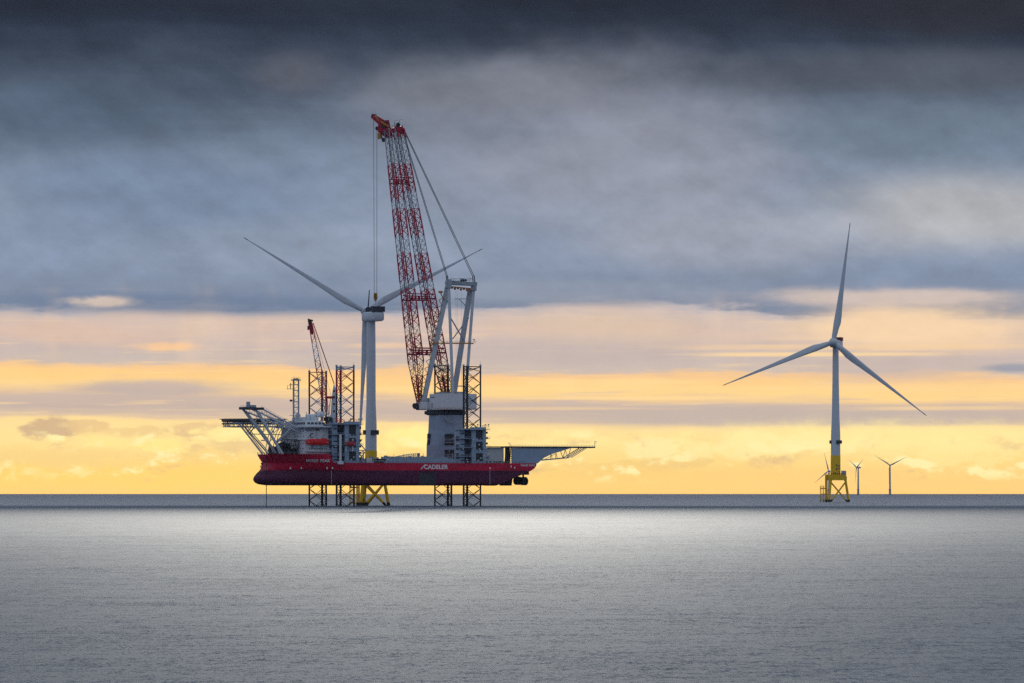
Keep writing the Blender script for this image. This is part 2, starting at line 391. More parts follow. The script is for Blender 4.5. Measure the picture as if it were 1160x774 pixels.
# ------------------------------------------------------------------ unseen cloud banks added above the view to shade near and far water
m = mat('shade_cloud_vapour', (0.8, 0.8, 0.8), 1.0); t = m.node_tree       # light soaks through cloud
tl = t.nodes.new('ShaderNodeBsdfTranslucent'); tl.inputs[0].default_value = (0.97, 0.98, 1.0, 1)
mx = t.nodes.new('ShaderNodeMixShader'); mx.inputs[0].default_value = 0.85
t.links.new(t.nodes['Principled BSDF'].outputs[0], mx.inputs[1]); t.links.new(tl.outputs[0], mx.inputs[2]); t.links.new(mx.outputs[0], t.nodes['Material Output'].inputs[0])
def shade_cloud_bank(y0, y1, half, z, zend, thick, wave, seed):
    r = random.Random(seed); mb = MB(); n, k = 40, 14
    P = []
    for side_ in (0, 1):
        g = []
        for i in range(n + 1):
            u = -1 + 2 * i / n; row = []
            for j in range(k + 1):
                v = j / k; e = min(1.0, 6 * min(v, 1 - v, (1 - abs(u)) * 1.5))
                wob = wave * (math.sin(i * 0.7 + seed) + 0.6 * math.sin(i * 1.9 + 2 * seed)); zz = z + (zend - z) * v
                yy = y0 + (y1 - y0) * v + wob * (1 if v in (0, 1) else 0.5)
                row.append((u * half, yy, zz + (thick * e * (0.7 + 0.3 * r.random()) if side_ else -0.12 * thick * e * r.random())))
            g.append(row)
        P.append(g)
    for g in P:
        o = len(mb.v)
        for row in g: mb.v += row
        for i in range(n):
            for j in range(k):
                q = (o + i * (k + 1) + j, o + (i + 1) * (k + 1) + j, o + (i + 1) * (k + 1) + j + 1, o + i * (k + 1) + j + 1)
                mb.face(q)
    o_ = mb.build('shade_cloud', 'shade_cloud_vapour', smooth=True)
    return tag(o_, 'cloud bank added above the view to shade the sea', 'cloud', kind='structure')
CZ = 3000.0; OFF = CZ / math.tan(math.radians(SUN_EL))
shade_cloud_bank(OFF + 1740, 72000, 26000, CZ, 9500, 350, 25, 1)
shade_cloud_bank(OFF - 1800, OFF + 460, 16000, CZ, CZ, 300, 70, 2)

# ------------------------------------------------------------------ paints
mat('hull_red', (0.62, 0.007, 0.056), 0.42, var=0.10, scale=0.12, streak=0.30, plates=True)
mat('antifouling', (0.105, 0.014, 0.056), 0.6, var=0.16, scale=0.10, streak=0.35, plates=True)
mat('plating_patch', (0.028, 0.026, 0.036), 0.6, var=0.1, scale=0.2)
mat('steel_grey', (0.27, 0.35, 0.46), 0.5, var=0.12, scale=0.2, streak=0.22)
mat('steel_grey_light', (0.34, 0.38, 0.43), 0.5, var=0.10, scale=0.25, streak=0.2)
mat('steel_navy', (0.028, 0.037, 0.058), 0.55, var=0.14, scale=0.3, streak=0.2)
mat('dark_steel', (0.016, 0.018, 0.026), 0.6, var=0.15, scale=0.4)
mat('white_paint', (0.64, 0.66, 0.69), 0.45, var=0.06, scale=0.2, streak=0.16)
mat('house_white', (0.70, 0.73, 0.77), 0.5, var=0.10, scale=0.25, streak=0.28)
mat('turbine_white', (0.56, 0.60, 0.66), 0.4, var=0.03, scale=0.05, streak=0.06)
mat('jacket_yellow', (0.84, 0.50, 0.014), 0.5, var=0.10, scale=0.25, streak=0.25)
mat('crane_red', (0.42, 0.014, 0.048), 0.5, var=0.12, scale=0.4)
mat('crane_grey', (0.48, 0.52, 0.57), 0.5, var=0.10, scale=0.3)
mat('walkway_yellow', (0.42, 0.20, 0.025), 0.6, var=0.2, scale=0.6)
mat('lifeboat_red', (0.68, 0.012, 0.018), 0.35, var=0.06, scale=0.5)
mat('glass_dark', (0.012, 0.014, 0.02), 0.15, var=0.05)
mat('wire_rope', (0.035, 0.037, 0.042), 0.6, var=0.1)
mat('marking_white', (0.80, 0.80, 0.80), 0.5, var=0.03)
mat('marking_black', (0.02, 0.02, 0.025), 0.5, var=0.03)
mat('rust_orange', (0.40, 0.13, 0.03), 0.7, var=0.25, scale=0.6)
mat('growth_black', (0.012, 0.012, 0.010), 0.7, var=0.2, scale=0.6)
mat('rust_dark', (0.16, 0.03, 0.02), 0.6, var=0.2)
mat('tarpaulin', (0.46, 0.47, 0.48), 0.7, var=0.08, scale=0.2)

for k in ('hull_red', 'antifouling', 'lifeboat_red', 'jacket_yellow', 'crane_red'): MATS[k].node_tree.nodes['Principled BSDF'].inputs['Specular IOR Level'].default_value = 0.25
mat('rescue_red', (0.34, 0.015, 0.03), 0.5, var=0.2)
mat('boom_grey', (0.24, 0.27, 0.30), 0.5, var=0.1)

# ------------------------------------------------------------------ jack-up vessel
TH = math.radians(20.0); CT, ST = math.cos(TH), math.sin(TH)
SC = W(441, HOR, 2500.0)                                   # midships, on the centre line
SX, SY = SC.x, SC.y
vessel = thing('jack_up_vessel', 'red hulled jack-up ship standing above the sea on four lattice legs, helideck over its bow', 'ship', (SX, SY, 0), TH)

def L(x, y, ly):                                           # photo column/row on the fore-and-aft plane ly -> ship frame (x aft, y to starboard)
    t_ = (x - 580) / FOC
    lx = (t_ * (SY + ly * CT) - SX + ly * ST) / (CT - t_ * ST)
    Y = SY + lx * ST + ly * CT
    return Vector((lx, ly, EYE + (HOR - y) / FOC * Y))
def to_world(p): return Vector((SX + p[0] * CT - p[1] * ST, SY + p[0] * ST + p[1] * CT, p[2]))

ZK, ZB, ZM, ZF = L(440, 550, -30).z, L(440, 533, -30).z, L(440, 524.6, -30).z, L(330, 514.4, -28).z   # keel, paint line, main deck, forecastle deck
HB = 30.0
def interp(tab, z):
    for (a, va), (b_, vb) in zip(tab, tab[1:]):
        if z <= b_: return va + (vb - va) * max(0.0, (z - a)) / (b_ - a)
    return tab[-1][1]
STEM = [(ZK, -74.0), (ZK + .5, -78.5), (ZK + 1.6, -81.0), (ZK + 3.2, -82.0), (ZK + 5.2, -81.2), (ZK + 7, -79.6), (ZB, -77.9), (ZB + 2, -76.4), (ZB + 3.4, -75.8), (ZM, -76.0), (ZF - 1.2, -78.2), (ZF, -78.6)]
STERN = [(ZK, 55.5), (ZK + 1.0, 58.0), (ZK + 3.2, 63.5), (ZK + 5.5, 69.0), (ZK + 7.6, 74.4), (ZB, 76.6), (ZB + 1.2, 78.6), (ZB + 2.6, 79.8), (ZM, 80.2)]
FULL = [(ZK, 62.0), (ZK + 3, 56.0), (ZB - 1, 50.0), (ZM, 36.0), (ZF, 26.0)]     # run of the bow shoulder
def half(lx, z):
    u = (lx - interp(STEM, z)) / interp(FULL, z)
    if u <= 0: return 0.0
    if u >= 1: h = 1.0
    else:
        p_ = 2.1 if z > ZB else 1.75
        h = (1 - (1 - u) ** p_) ** 0.62
        h = max(h, min(1.0, u * 14) * 0.16 * max(0, 1 - abs(z - (ZK + 3.4)) / 3.6)) if z < ZB else h
    hb = HB * h
    if z < ZK + 1.4: hb -= (1 - ((z - ZK) / 1.4)) ** 2 * 1.2 * min(1, h * 3)   # bilge turn
    if lx > 50: hb -= 1.2 * ((lx - 50) / 30) ** 2
    return max(hb, 0.0)
def shell(mb, levels, aft, us, mfun):
    grid = []
    for z in levels:
        row = []
        for u in us:
            a, b_ = interp(STEM, z), aft(z); lx = a + (b_ - a) * u
            row.append((lx, half(lx, z), z))
        grid.append(row)
    for s in (-1, 1):
        o = len(mb.v); n = len(us)
        for row in grid: mb.v += [(x, s * y, z) for x, y, z in row]
        for i in range(len(levels) - 1):
            for j in range(n - 1):
                q = [o + i * n + j, o + i * n + j + 1, o + (i + 1) * n + j + 1, o + (i + 1) * n + j]
                mb.face(q, mfun(0.5 * (levels[i] + levels[i + 1])))
    n = len(us)
    for row in (grid[0], grid[-1]):                        # bottom and deck
        o = len(mb.v); mb.v += [(x, -y, z) for x, y, z in row] + [(x, y, z) for x, y, z in row]
        for j in range(n - 1): mb.face((o + j, o + j + 1, o + n + j + 1, o + n + j), mfun(row[0][2]))
    o = len(mb.v)                                          # transom
    for row in grid: x, y, z = row[-1]; mb.v += [(x, -y, z), (x, y, z)]
    for i in range(len(levels) - 1): mb.face((o + 2 * i, o + 2 * i + 1, o + 2 * i + 3, o + 2 * i + 2), mfun(0.5 * (levels[i] + levels[i + 1])))
us = [0, .004, .01, .02, .035, .055, .08, .11, .15, .2, .25, .3, .36, .42, .5, .6, .7, .8, .85, .9, .95, 1.0]
mb = MB()
shell(mb, [ZK, ZK + .25, ZK + .7, ZK + 1.4, ZK + 2.4, ZK + 3.6, ZK + 5, ZK + 6.6, ZK + 7.6, ZB, ZB + 1.2, ZB + 2.6, ZM], lambda z: interp(STERN, z), us, lambda z: 0 if z > ZB else 1)
xf = L(374, 515, -29.5).x
shell(mb, [ZM + .003, ZM + 1.6, ZM + 3.4, ZF], lambda z: xf + 2.2 * ((ZF - z) / (ZF - ZM)) ** 1.6, us, lambda z: 0)
hull = mb.build('hull', ['hull_red', 'antifouling'], vessel, smooth=True)
# bulwark rail, fender strip
mb = MB(); a, b_ = L(452, 533, -30), L(468, 549, -30)
p0, p1 = L(474.5, 536, -30), L(493.5, 549, -30)
mb.box(p0.x, p1.x, -30.06, -29.9, p1.z, p0.z)
mb.build_each('shell_patch', 'plating_patch', hull)
mb = MB()
for x, y in ((329, 530.5), (341.5, 530.3), (370.5, 530.3), (376.5, 530.3), (296, 530), (302, 530.4), (555, 530.6), (579, 528.5), (583, 530)):
    p = L(x, y, -30); hb = half(p.x, p.z); p = L(x, y, -hb)
    for _ in range(3): p = L(x, y, -half(p.x, p.z))
    mb.box(p.x - .32, p.x + .32, p.y - .12, p.y + .3, p.z - .55, p.z + .55)
for x in (299, 375.5, 555):
    for k in range(9):
        p = L(x, 534 + k * 1.75, -30)
        for _ in range(3): p = L(x, 534 + k * 1.75, -half(p.x, p.z))
        mb.box(p.x - .18, p.x + .18, p.y - .10, p.y + .3, p.z - .16, p.z + .16)
mb.build('draft_marking', 'marking_white', hull)

def lettering(name, s, size, origin, right, m, parent, bold=0.0, up=Vector((0, 0, 1)), space=1.0):
    cu = bpy.data.curves.new(name, 'FONT'); cu.body = s; cu.size = size; cu.offset = bold; cu.extrude = 0.02; cu.space_character = space
    o = bpy.data.objects.new(name, cu); COL.objects.link(o); bpy.context.view_layer.update()
    me = bpy.data.meshes.new_from_object(o.evaluated_get(bpy.context.evaluated_depsgraph_get()))
    bpy.data.objects.remove(o); me.materials.clear(); me.materials.append(MATS[m])
    r_ = Vector(right).normalized(); n_ = r_.cross(up)
    me.transform(Matrix(((r_.x, up.x, n_.x, origin[0]), (r_.y, up.y, n_.y, origin[1]), (r_.z, up.z, n_.z, origin[2]), (0, 0, 0, 1))))
    for v in me.vertices:                                  # painted on: follow the plating
        v.co.y = -(half(v.co.x, v.co.z) + 0.10) + (v.co.y - origin[1] - r_.y / max(.1, r_.x) * (v.co.x - origin[0])) * .5
    ob = bpy.data.objects.new(name, me); COL.objects.link(ob); ob.parent = parent
    return ob
# names on the side: ship name on the forecastle, owner amidships, name and port at the stern
def on_side(x, y):
    p = L(x, y, -30)
    for _ in range(6): p = L(x, y, -half(p.x, p.z))
    return p
pa, pb = on_side(346, 523.6), on_side(369, 523.6)
lettering('name_lettering', 'WIND PEAK', 2.3, pa + Vector((0, -0.75, 0)), (pb.x - pa.x, pb.y - pa.y, 0), 'marking_white', hull, 0.06, space=1.16)
pa, pb = on_side(480.2, 531.3), on_side(506.5, 531.3)
lettering('owner_lettering', 'CADELER', 3.42, (pa.x, -30.25, pa.z), (1, 0, 0), 'marking_white', hull, 0.09)
mb = MB(); q = [L(476.2, 531.8, -30.2), L(477.4, 531.8, -30.2), L(482.2, 526.2, -30.2), L(481.0, 526.2, -30.2)]
mb.prism(q, (0, -.05, 0)); mb.build('owner_emblem', 'marking_white', hull)
pa = on_side(589.6, 528.4); pb = on_side(603, 528.4)
lettering('stern_name_lettering', 'WIND PEAK', 1.65, (pa.x, pa.y - .5, pa.z), (pb.x - pa.x, pb.y - pa.y, 0), 'marking_white', hull, 0.03, space=1.05)

# anchor in its pocket at the stem, and the slack line hanging to the water
mb = MB(); c = L(297.3, 525.5, 2)
mb.box(c.x - .5, c.x + 1.5, c.y - 1.6, c.y + 1.6, c.z - .3, c.z + .6); mb.bar((c.x - .2, c.y, c.z), (c.x - .7, c.y, c.z - 2.6), .35)
for s in (-1, 1): mb.bar((c.x - .7, c.y, c.z - 2.6), (c.x - .9, c.y + s * 1.5, c.z - 1.2), .35, r2=.2)
mb.build('anchor', 'dark_steel', vessel)
mb = MB(); a = L(301.7, 512, -8); mb.bar(a, (a.x, a.y, -2), .22, 6); mb.build('hanging_line', 'dark_steel', vessel)

# legs: three chords, crossed bracing
def lattice_leg(cx, cy, rot, ztop, painted):
    C3 = [Vector((cx + 5.9 * math.cos(rot + k * 2.0944), cy + 5.9 * math.sin(rot + k * 2.0944), 0)) for k in range(3)]
    bay, z = 6.75, -3.5
    br = MB(); red, gry, cur = [], [], None; k = 0
    while z < ztop - 1:
        z1 = min(z + bay, ztop - .4)
        tgt, want = br, None
        if painted and z > 38: want = red if (k // 2) % 2 else gry
        if want is not None:
            if cur is not want: want.append(MB())
            tgt = want[-1]
        cur = want
        for i in range(3):
            a, b2 = C3[i], C3[(i + 1) % 3]
            tgt.bar((a.x, a.y, z), (b2.x, b2.y, z1), .19, 5); tgt.bar((b2.x, b2.y, z), (a.x, a.y, z1), .19, 5)
            m1 = (a + b2) / 2; m2 = (b2 + C3[(i + 2) % 3]) / 2
            tgt.bar((m1.x, m1.y, (z + z1) / 2), (m2.x, m2.y, (z + z1) / 2), .11, 4)
        if want is red:
            for p in C3: tgt.bar((p.x, p.y, z), (p.x, p.y, z1), .53, 8)
        if want is gry and z > ztop - 16:
            for p in C3: tgt.bar((p.x, p.y, z), (p.x, p.y, z1), .53, 8)
        z = z1; k += 1
    for i in range(3):
        a, b2 = C3[i], C3[(i + 1) % 3]; tgt.bar((a.x, a.y, ztop - .2), (b2.x, b2.y, ztop - .2), .2, 5)
    leg = br.build('leg', 'dark_steel', vessel)
    for p in C3:                                           # each chord with its toothed racks
        out = (p - Vector((cx, cy, 0))).normalized(); tn = Vector((-out.y, out.x, 0)); ch = MB()
        ch.bar((p.x, p.y, -4), (p.x, p.y, ztop), .48, 8)
        for s in (-1, 1): ch.bar((p + tn * .55 * s) + Vector((0, 0, -4)), (p + tn * .55 * s) + Vector((0, 0, ztop)), .13, 4)
        ch.build('chord', 'dark_steel', leg)
    for q in red: q.build('red_bracing', 'crane_red', leg)
    for q in gry: q.build('grey_bracing', 'steel_grey', leg)
    hd = MB()                                              # lights and hoods on the chord tops
    for p in C3: hd.bar((p.x, p.y, ztop - .3), (p.x, p.y, ztop + .9), .62, 8)
    hd.bar((C3[0].x, C3[0].y, ztop), (C3[0].x, C3[0].y, ztop + 2.4), .1, 4)
    hd.build_each('chord_cap', 'steel_grey', leg)
    return leg
LEGS = {}
for key, px, ly, top, rot, pt in (('bow_port', 389.3, -24, 415.5, -31, True), ('bow_starboard', 361.6, 24, 421.5, 149, True), ('aft_port', 532.9, -24, 415.0, -31, False), ('aft_starboard', 503.8, 24, 414.0, 149, False)):
    p = L(px, top, ly); LEGS[key] = p
    lattice_leg(p.x, p.y, math.radians(rot), p.z, pt)

# jacking houses round the three open legs
def rails(mb, pts, h=1.1, step=3.0, r=.07):
    for a, b2 in zip(pts, pts[1:]):
        a, b2 = Vector(a), Vector(b2); n = max(1, int((b2 - a).length / step))
        for k in range(n + 1):
            q = a.lerp(b2, k / n); mb.bar(q, q + Vector((0, 0, h)), r, 4)
        for f in (.5, 1.0): mb.bar(a + Vector((0, 0, h * f)), b2 + Vector((0, 0, h * f)), r * .8, 4)
def jack_house(key, ztop, panel):
    p = LEGS[key]; s = 1 if p.y < 0 else -1
    z0 = ZM + .01; h = ztop - z0
    fx0, fx1 = p.x - 5.6, p.x + 8.6
    yo = p.y - s * 5.6                                     # outboard face
    core = MB()
    core.box(p.x - 1.2, fx1 - 1.0, min(yo, yo + s * 2.2), max(yo, yo + s * 2.2), z0, ztop)                       # outboard column behind the dark recess boxes
    core.box(p.x - 8.4, p.x - 5.2, min(yo + s * 1.0, p.y + s * 2), max(yo + s * 1.0, p.y + s * 2), z0, ztop - .8)   # forward column
    core.box(p.x - 6.2, p.x + 8.4, p.y + s * 5.4, p.y + s * 9.2, z0, ztop - .6) if s > 0 else core.box(p.x - 6.2, p.x + 8.4, p.y - 9.2, p.y - 5.4, z0, ztop - .6)
    for k in range(4):
        zz = z0 + h * (k + .75) / 4
        core.box(p.x - 9.4, fx1 + .6, p.y - 7.6, p.y + 7.6, zz - .3, zz) if k == 3 else core.box(p.x - 9.0, p.x - 1.0, p.y - 7.0, p.y + 6.0, zz - .25, zz)
        core.box(fx1 - 1.0, fx1 + 1.6, p.y - 5.0, p.y + 5.0, zz - .25, zz)
    body = core.build('jack_house', panel, vessel)
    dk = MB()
    for k in range(3):                                     # dark boxes on the faces, painting in the shade of recesses
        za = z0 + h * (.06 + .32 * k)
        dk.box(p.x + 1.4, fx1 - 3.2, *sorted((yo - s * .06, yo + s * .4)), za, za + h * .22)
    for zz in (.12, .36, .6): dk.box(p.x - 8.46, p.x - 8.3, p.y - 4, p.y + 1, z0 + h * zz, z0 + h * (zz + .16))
    dk.build_each('recess_shade', 'dark_steel', body)
    mo = MB()
    for k in range(6):
        zz = z0 + h * (.07 + .15 * k)
        for dy in (-2.6, 0.4): mo.bar((p.x - 7.6, yo + s * 1.2 + s * (dy + 3), zz), (p.x - 3.0, yo + s * 1.2 + s * (dy + 3), zz), .75, 8)
        mo.bar((p.x + 3.2, yo - s * .25, zz + .4), (p.x + 3.2, yo + s * 1.5, zz + .4), .7, 8); mo.bar((p.x + 5.0, yo - s * .25, zz + .4), (p.x + 5.0, yo + s * 1.5, zz + .4), .7, 8)
        mo.box(fx1 - .9, fx1 + .8, p.y - 3.4, p.y - 1.8, zz, zz + 1.2)
    mo.build_each('jack_motor', 'steel_navy', body)
    rl = MB()
    for k in range(4):
        zz = z0 + h * (k + .75) / 4
        rails(rl, [(p.x - 9.0, p.y + s * 5, zz), (p.x - 9.0, p.y - s * 7, zz), (p.x - 1.2, p.y - s * 7, zz)]); rails(rl, [(fx1 + 1.5, p.y - 5, zz), (fx1 + 1.5, p.y + 5, zz)])
    rails(rl, [(p.x - 9, p.y - s * 7.5, ztop), (fx1, p.y - s * 7.5, ztop), (fx1, p.y + s * 7, ztop)])
    for q in ((p.x - 8, p.y - s * 7), (fx1, p.y - s * 7), (fx1 + 1.2, p.y + 2), (p.x + 2, p.y - s * 7)):
        rl.bar((q[0], q[1], ztop), (q[0], q[1], ztop + 1.8), .09, 4); rl.box(q[0] - .4, q[0] + .4, q[1] - .3, q[1] + .3, ztop + 1.2, ztop + 1.8)
    rl.build('railing', 'steel_grey_light', body)
    fl = MB(); r_ = random.Random(len(key))
    for k in range(16):                                    # work lights and cable boxes
        zz = z0 + h * r_.random(); fl.box(*(lambda x: (x - .38, x + .38))(p.x - 9 + 18 * r_.random()), yo - s * 1.75 - .2, yo - s * 1.75 + .2, zz, zz + .6)
    fl.build_each('work_light', 'white_paint', body)
    return body
JH = {}
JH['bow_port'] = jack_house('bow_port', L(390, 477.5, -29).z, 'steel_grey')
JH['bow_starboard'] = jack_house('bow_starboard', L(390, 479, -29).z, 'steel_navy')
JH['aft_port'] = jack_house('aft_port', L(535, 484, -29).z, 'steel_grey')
# tall white vent pipe on the outboard side of the bow jacking house
mb = MB(); a, b_ = L(385.6, 524, -31.3), L(385.6, 492.5, -31.3); mb.bar(a, b_, .72, 10); mb.box(a.x - 1.6, a.x + 1.6, a.y - .8, a.y + .8, a.z - 1, a.z + .7)
for k in range(6): q = a.lerp(b_, k / 6); mb.bar(q, (q.x, q.y + 3, q.z), .2, 5)
mb.build('vent_pipe', 'white_paint', vessel)

# deckhouse ----------------------------------------------------------------
pn0, pn1 = L(345.5, 514.2, -24), L(373.5, 514.2, -24)
ZD = ZF + .01
def zrow(y): return L(355, y, -24).z
hx0, hx1 = pn0.x, pn1.x
mb = MB()
mb.box(hx0, hx1, -24, 24, ZD, zrow(498))
mb.box(hx0 + .4, hx1 - .6, -23.4, 23.4, zrow(498) + .003, zrow(483.5))
house = mb.build('deckhouse', 'house_white', vessel)
mb = MB()
mb.box(hx0 - 1.6, hx1 + 1.2, -28, 28, zrow(484.2), zrow(482.6)); mb.box(hx0 + .2, hx1 + 1.8, -27, 24, zrow(511.6), zrow(510.6)); mb.box(hx0 - 1.2, hx1 + .4, -25, 24.4, zrow(498.5), zrow(497.6))
mb.build('bridge_wing', 'white_paint', house)
mb = MB()
mb.box(hx0 + 1.6, hx1 - 2.5, -20, 20, zrow(482.6) + .003, zrow(476.5)); mb.box(hx0 + 4.0, hx1 - 3.5, -14, 14, zrow(476.5) + .003, zrow(472))
mb.lathe([(3.6, 0), (3.6, zrow(469.5) - zrow(476.5)), (3.0, zrow(468.8) - zrow(476.5))], 16, c=(hx0 + 9, -8, zrow(476.5)))
mb.lathe([(1.6, 0), (2.3, 1.0), (2.3, 2.2), (1.3, 3.2), (.3, 3.6)], 12, c=(hx0 + 13, -12, zrow(472.5))); mb.lathe([(1.2, 0), (1.7, .8), (1.7, 1.8), (.9, 2.5), (.2, 2.8)], 12, c=(hx0 + 5, 6, zrow(472.5)))
mb.build('bridge', 'house_white', house)
mb = MB()
for k in range(8):                                         # window rows, bow face and side face
    yy = -21 + k * 5.6
    for row in (488, 494, 502, 507.5): mb.box(hx0 - .04 + (.4 if row < 498 else 0), hx0 + .3, yy, yy + 1.5, zrow(row + 1.2), zrow(row))
for k in range(7):
    xx = hx0 + 2 + k * (hx1 - hx0 - 4) / 7
    for row in (503, 507.8): mb.box(xx, xx + 1.1, -24.05, -23.8, zrow(row + 1.3), zrow(row))
xa = L(345.6, 486, -23.4).x
for k in range(9): mb.box(xa + k * .9, xa + k * .9 + .65, -23.46, -23.2, zrow(486.8), zrow(485.6))
xa = L(357.5, 488, -23.4).x; mb.box(xa, xa + 2.4, -23.46, -23.2, zrow(488), zrow(485.3))
for k in range(10): mb.box(hx0 + 1.54, hx0 + 1.9, -19 + k * 3.9, -19 + k * 3.9 + 3.2, zrow(480.8), zrow(478.2))
for k in range(6): mb.box(hx0 + 2.6 + k * 2.2, hx0 + 2.6 + k * 2.2 + 1.7, -20.05, -19.8, zrow(480.8), zrow(478.4))
mb.build_each('window', 'glass_dark', house)
mb = MB()                                                  # dark emblem: a slash and a C on the white side
q = [L(348.3, 496.4, -23.5), L(349.3, 496.4, -23.5), L(353.2, 491.4, -23.5), L(352.2, 491.4, -23.5)]
mb.prism(q, (0, -.05, 0))
c = L(353.6, 493.6, -23.5)
ring = [(math.cos(math.radians(a)) , math.sin(math.radians(a))) for a in range(55, 316, 20)]
o = len(mb.v)
for u, v in ring: mb.v += [(c.x + 1.35 * u, -23.56, c.z + 1.35 * v), (c.x + .85 * u, -23.56, c.z + .85 * v)]
for k in range(len(ring) - 1): mb.face((o + 2 * k, o + 2 * k + 1, o + 2 * k + 3, o + 2 * k + 2))
mb.build('emblem', 'marking_black', house)
mb = MB()                                                  # cabinets, pipes, ladders and life-raft canisters on the house
r_ = random.Random(3)
for k in range(26):
    xx = hx0 + (hx1 - hx0) * r_.random(); zz = ZD + (zrow(484) - ZD) * r_.random()
    if r_.random() < .5: mb.bar((xx, -24.2, zz), (xx, -24.2, zz + 2 + 3 * r_.random()), .12, 5)
    else: mb.box(xx, xx + .6 + r_.random(), -24.3, -23.3, zz, zz + .5 + r_.random())
for k in range(22):
    yy = -22 + 44 * r_.random(); zz = ZD + (zrow(484) - ZD) * r_.random()
    if r_.random() < .5: mb.bar((hx0 - .2, yy, zz), (hx0 - .2, yy, zz + 2 + 4 * r_.random()), .13, 5)
    else: mb.box(hx0 - .5, hx0 + .6, yy, yy + .6 + r_.random() * 1.6, zz, zz + .5 + r_.random() * 1.5)
mb.build_each('fitting', 'steel_grey', house)
mb = MB()
rails(mb, [(hx1 + 1, -27.8, zrow(482.6)), (hx0 - 1.4, -27.8, zrow(482.6)), (hx0 - 1.4, 27.8, zrow(482.6))]); rails(mb, [(hx0, -26.9, zrow(510.6)), (hx1 + 1.6, -26.9, zrow(510.6))])
rails(mb, [(hx1 - 2.6, -19.8, zrow(476.5)), (hx0 + 1.8, -19.8, zrow(476.5)), (hx0 + 1.8, 19.8, zrow(476.5))])
for x, y, z in ((hx0 + 3, -17, 5), (hx0 + 6, -15, 3.2), (hx0 + 12, -16, 4.4), (hx0 + 14, -10, 2.8), (hx0 + 2, -4, 3.5), (hx0 + 16, -18, 3)):
    mb.bar((x, y, zrow(476.5)), (x, y, zrow(476.5) + z), .13, 5); mb.bar((x - .7, y, zrow(476.5) + z * .8), (x + .7, y, zrow(476.5) + z * .8), .08, 4)
mb.build('railing', 'steel_grey_light', house)
# dark exhaust stack aft of the bridge
mb = MB(); c = L(371.3, 480, -10); mb.bar((c.x, c.y, zrow(483)), (c.x, c.y, zrow(471.5)), 1.2, 10); mb.bar((c.x, c.y, zrow(476.5)), (c.x, c.y, zrow(472.3)), 2.4, 12); mb.bar((c.x + 2.6, c.y + 1, zrow(483)), (c.x + 2.6, c.y + 1, zrow(473)), .7, 8)
mb.build('exhaust_stack', 'dark_steel', vessel)
# main mast: two tubes joined by platforms, aerials, radar
ma, mc = L(332.6, 486, 2), L(338.2, 486, 2)
zt = L(335, 429.5, 2).z; zb = zrow(480)
mb = MB(); mb.bar((ma.x, 2, zb), (ma.x, 2, zt), .52, 8); mb.bar((mc.x, 2, zb), (mc.x, 2, zt), .46, 8)
for k in range(9):
    z = zb + (zt - zb) * k / 8; mb.bar((ma.x, 2, z), (mc.x, 2, z), .28, 5)
    if k < 8: mb.bar((ma.x, 2, z), (mc.x, 2, z + (zt - zb) / 8), .13, 4)
mast = mb.build('mast', 'steel_grey_light', vessel)
mb = MB()
mb.box(ma.x - 1.3, mc.x + 1.1, .6, 3.4, zt - .9, zt - .3); mb.box(ma.x - 1.2, mc.x + 1.0, .7, 3.3, zt + .5, zt + .62)
for z in (440.5, 470.5, 477): zz = L(335, z, 2).z; mb.box(ma.x - 3.9 if z < 445 else ma.x - 2.2, ma.x + .2, 1.2, 2.8, zz - .25, zz)
mb.build_each('mast_platform', 'steel_grey_light', mast)
mb = MB(); zz = L(335, 440.5, 2).z
mb.bar((ma.x - 3.6, 2, zz), (ma.x - 3.6, 2, zz + 2), .13, 4); mb.bar((ma.x - 1.8, 2, zz), (ma.x - 1.8, 2, zz + 3.3), .22, 5); mb.bar((ma.x - 2.8, 2, zz + 2.0), (ma.x - .8, 2, zz + 2.4), .2, 5)
zz = L(335, 453.5, 2).z; mb.bar((ma.x - 2.6, 2, zz), (ma.x, 2, zz), .15, 4); mb.box(ma.x - 2.1, ma.x - .9, 1.4, 2.6, zz - .8, zz + .3)
for dx_, h_ in ((0.3, 1.6), (1.6, 1.1), (2.6, 1.4)): mb.bar((ma.x + dx_, 2, zt), (ma.x + dx_, 2, zt + h_), .1, 4)
mb.build_each('aerial', 'steel_navy', mast)

# machinery under the helideck: winches, pipes, dark deck gear -------------------
mb = MB(); r_ = random.Random(11)
g0 = L(303, 514, -4).x; g1 = hx0 - 1.5
for k in range(34):
    xx = g0 + 4 + (g1 - g0 - 6) * r_.random(); yy = -14 + 26 * r_.random(); h = 1.0 + 5.6 * r_.random() * min(1, (xx - g0) / 8)
    if abs(yy) + 2 > half(xx, ZF): continue
    mb.box(xx, xx + .8 + 1.6 * r_.random(), yy, yy + 1 + 2 * r_.random(), ZD, ZD + h)
    if k % 3 == 0: mb.bar((xx, yy, ZD + h), (xx + 3 * r_.random(), yy + 2, ZD + h + 2 * r_.random()), .3, 6)
for k in range(5):
    xx = g0 + 7 + 2.2 * k; mb.bar((xx, -10, ZD + 1.6), (xx, -6.5, ZD + 1.6), 1.4, 12)
mb.build_each('mooring_gear', 'dark_steel', vessel)
mb = MB()
for k in range(7):
    xx = g0 + 5 + 2.6 * k; mb.bar((xx, -12 - .3 * k, ZD), (xx, -12 - .3 * k, ZD + 6.0), .22, 6)
mb.box(g0 + 4, g1, -13.2, -8, ZD + 4.9, ZD + 5.2); mb.box(g0 + 8, g1, -14, -6, ZD + 8.2, ZD + 8.5)
for k in range(5): xx = g0 + 9 + 2.4 * k; mb.bar((xx, -13.6, ZD + 5.2), (xx, -13.6, ZD + 8.2), .18, 5)
mb.build('gear_gantry', 'steel_navy', vessel)
mb = MB(); pts = []
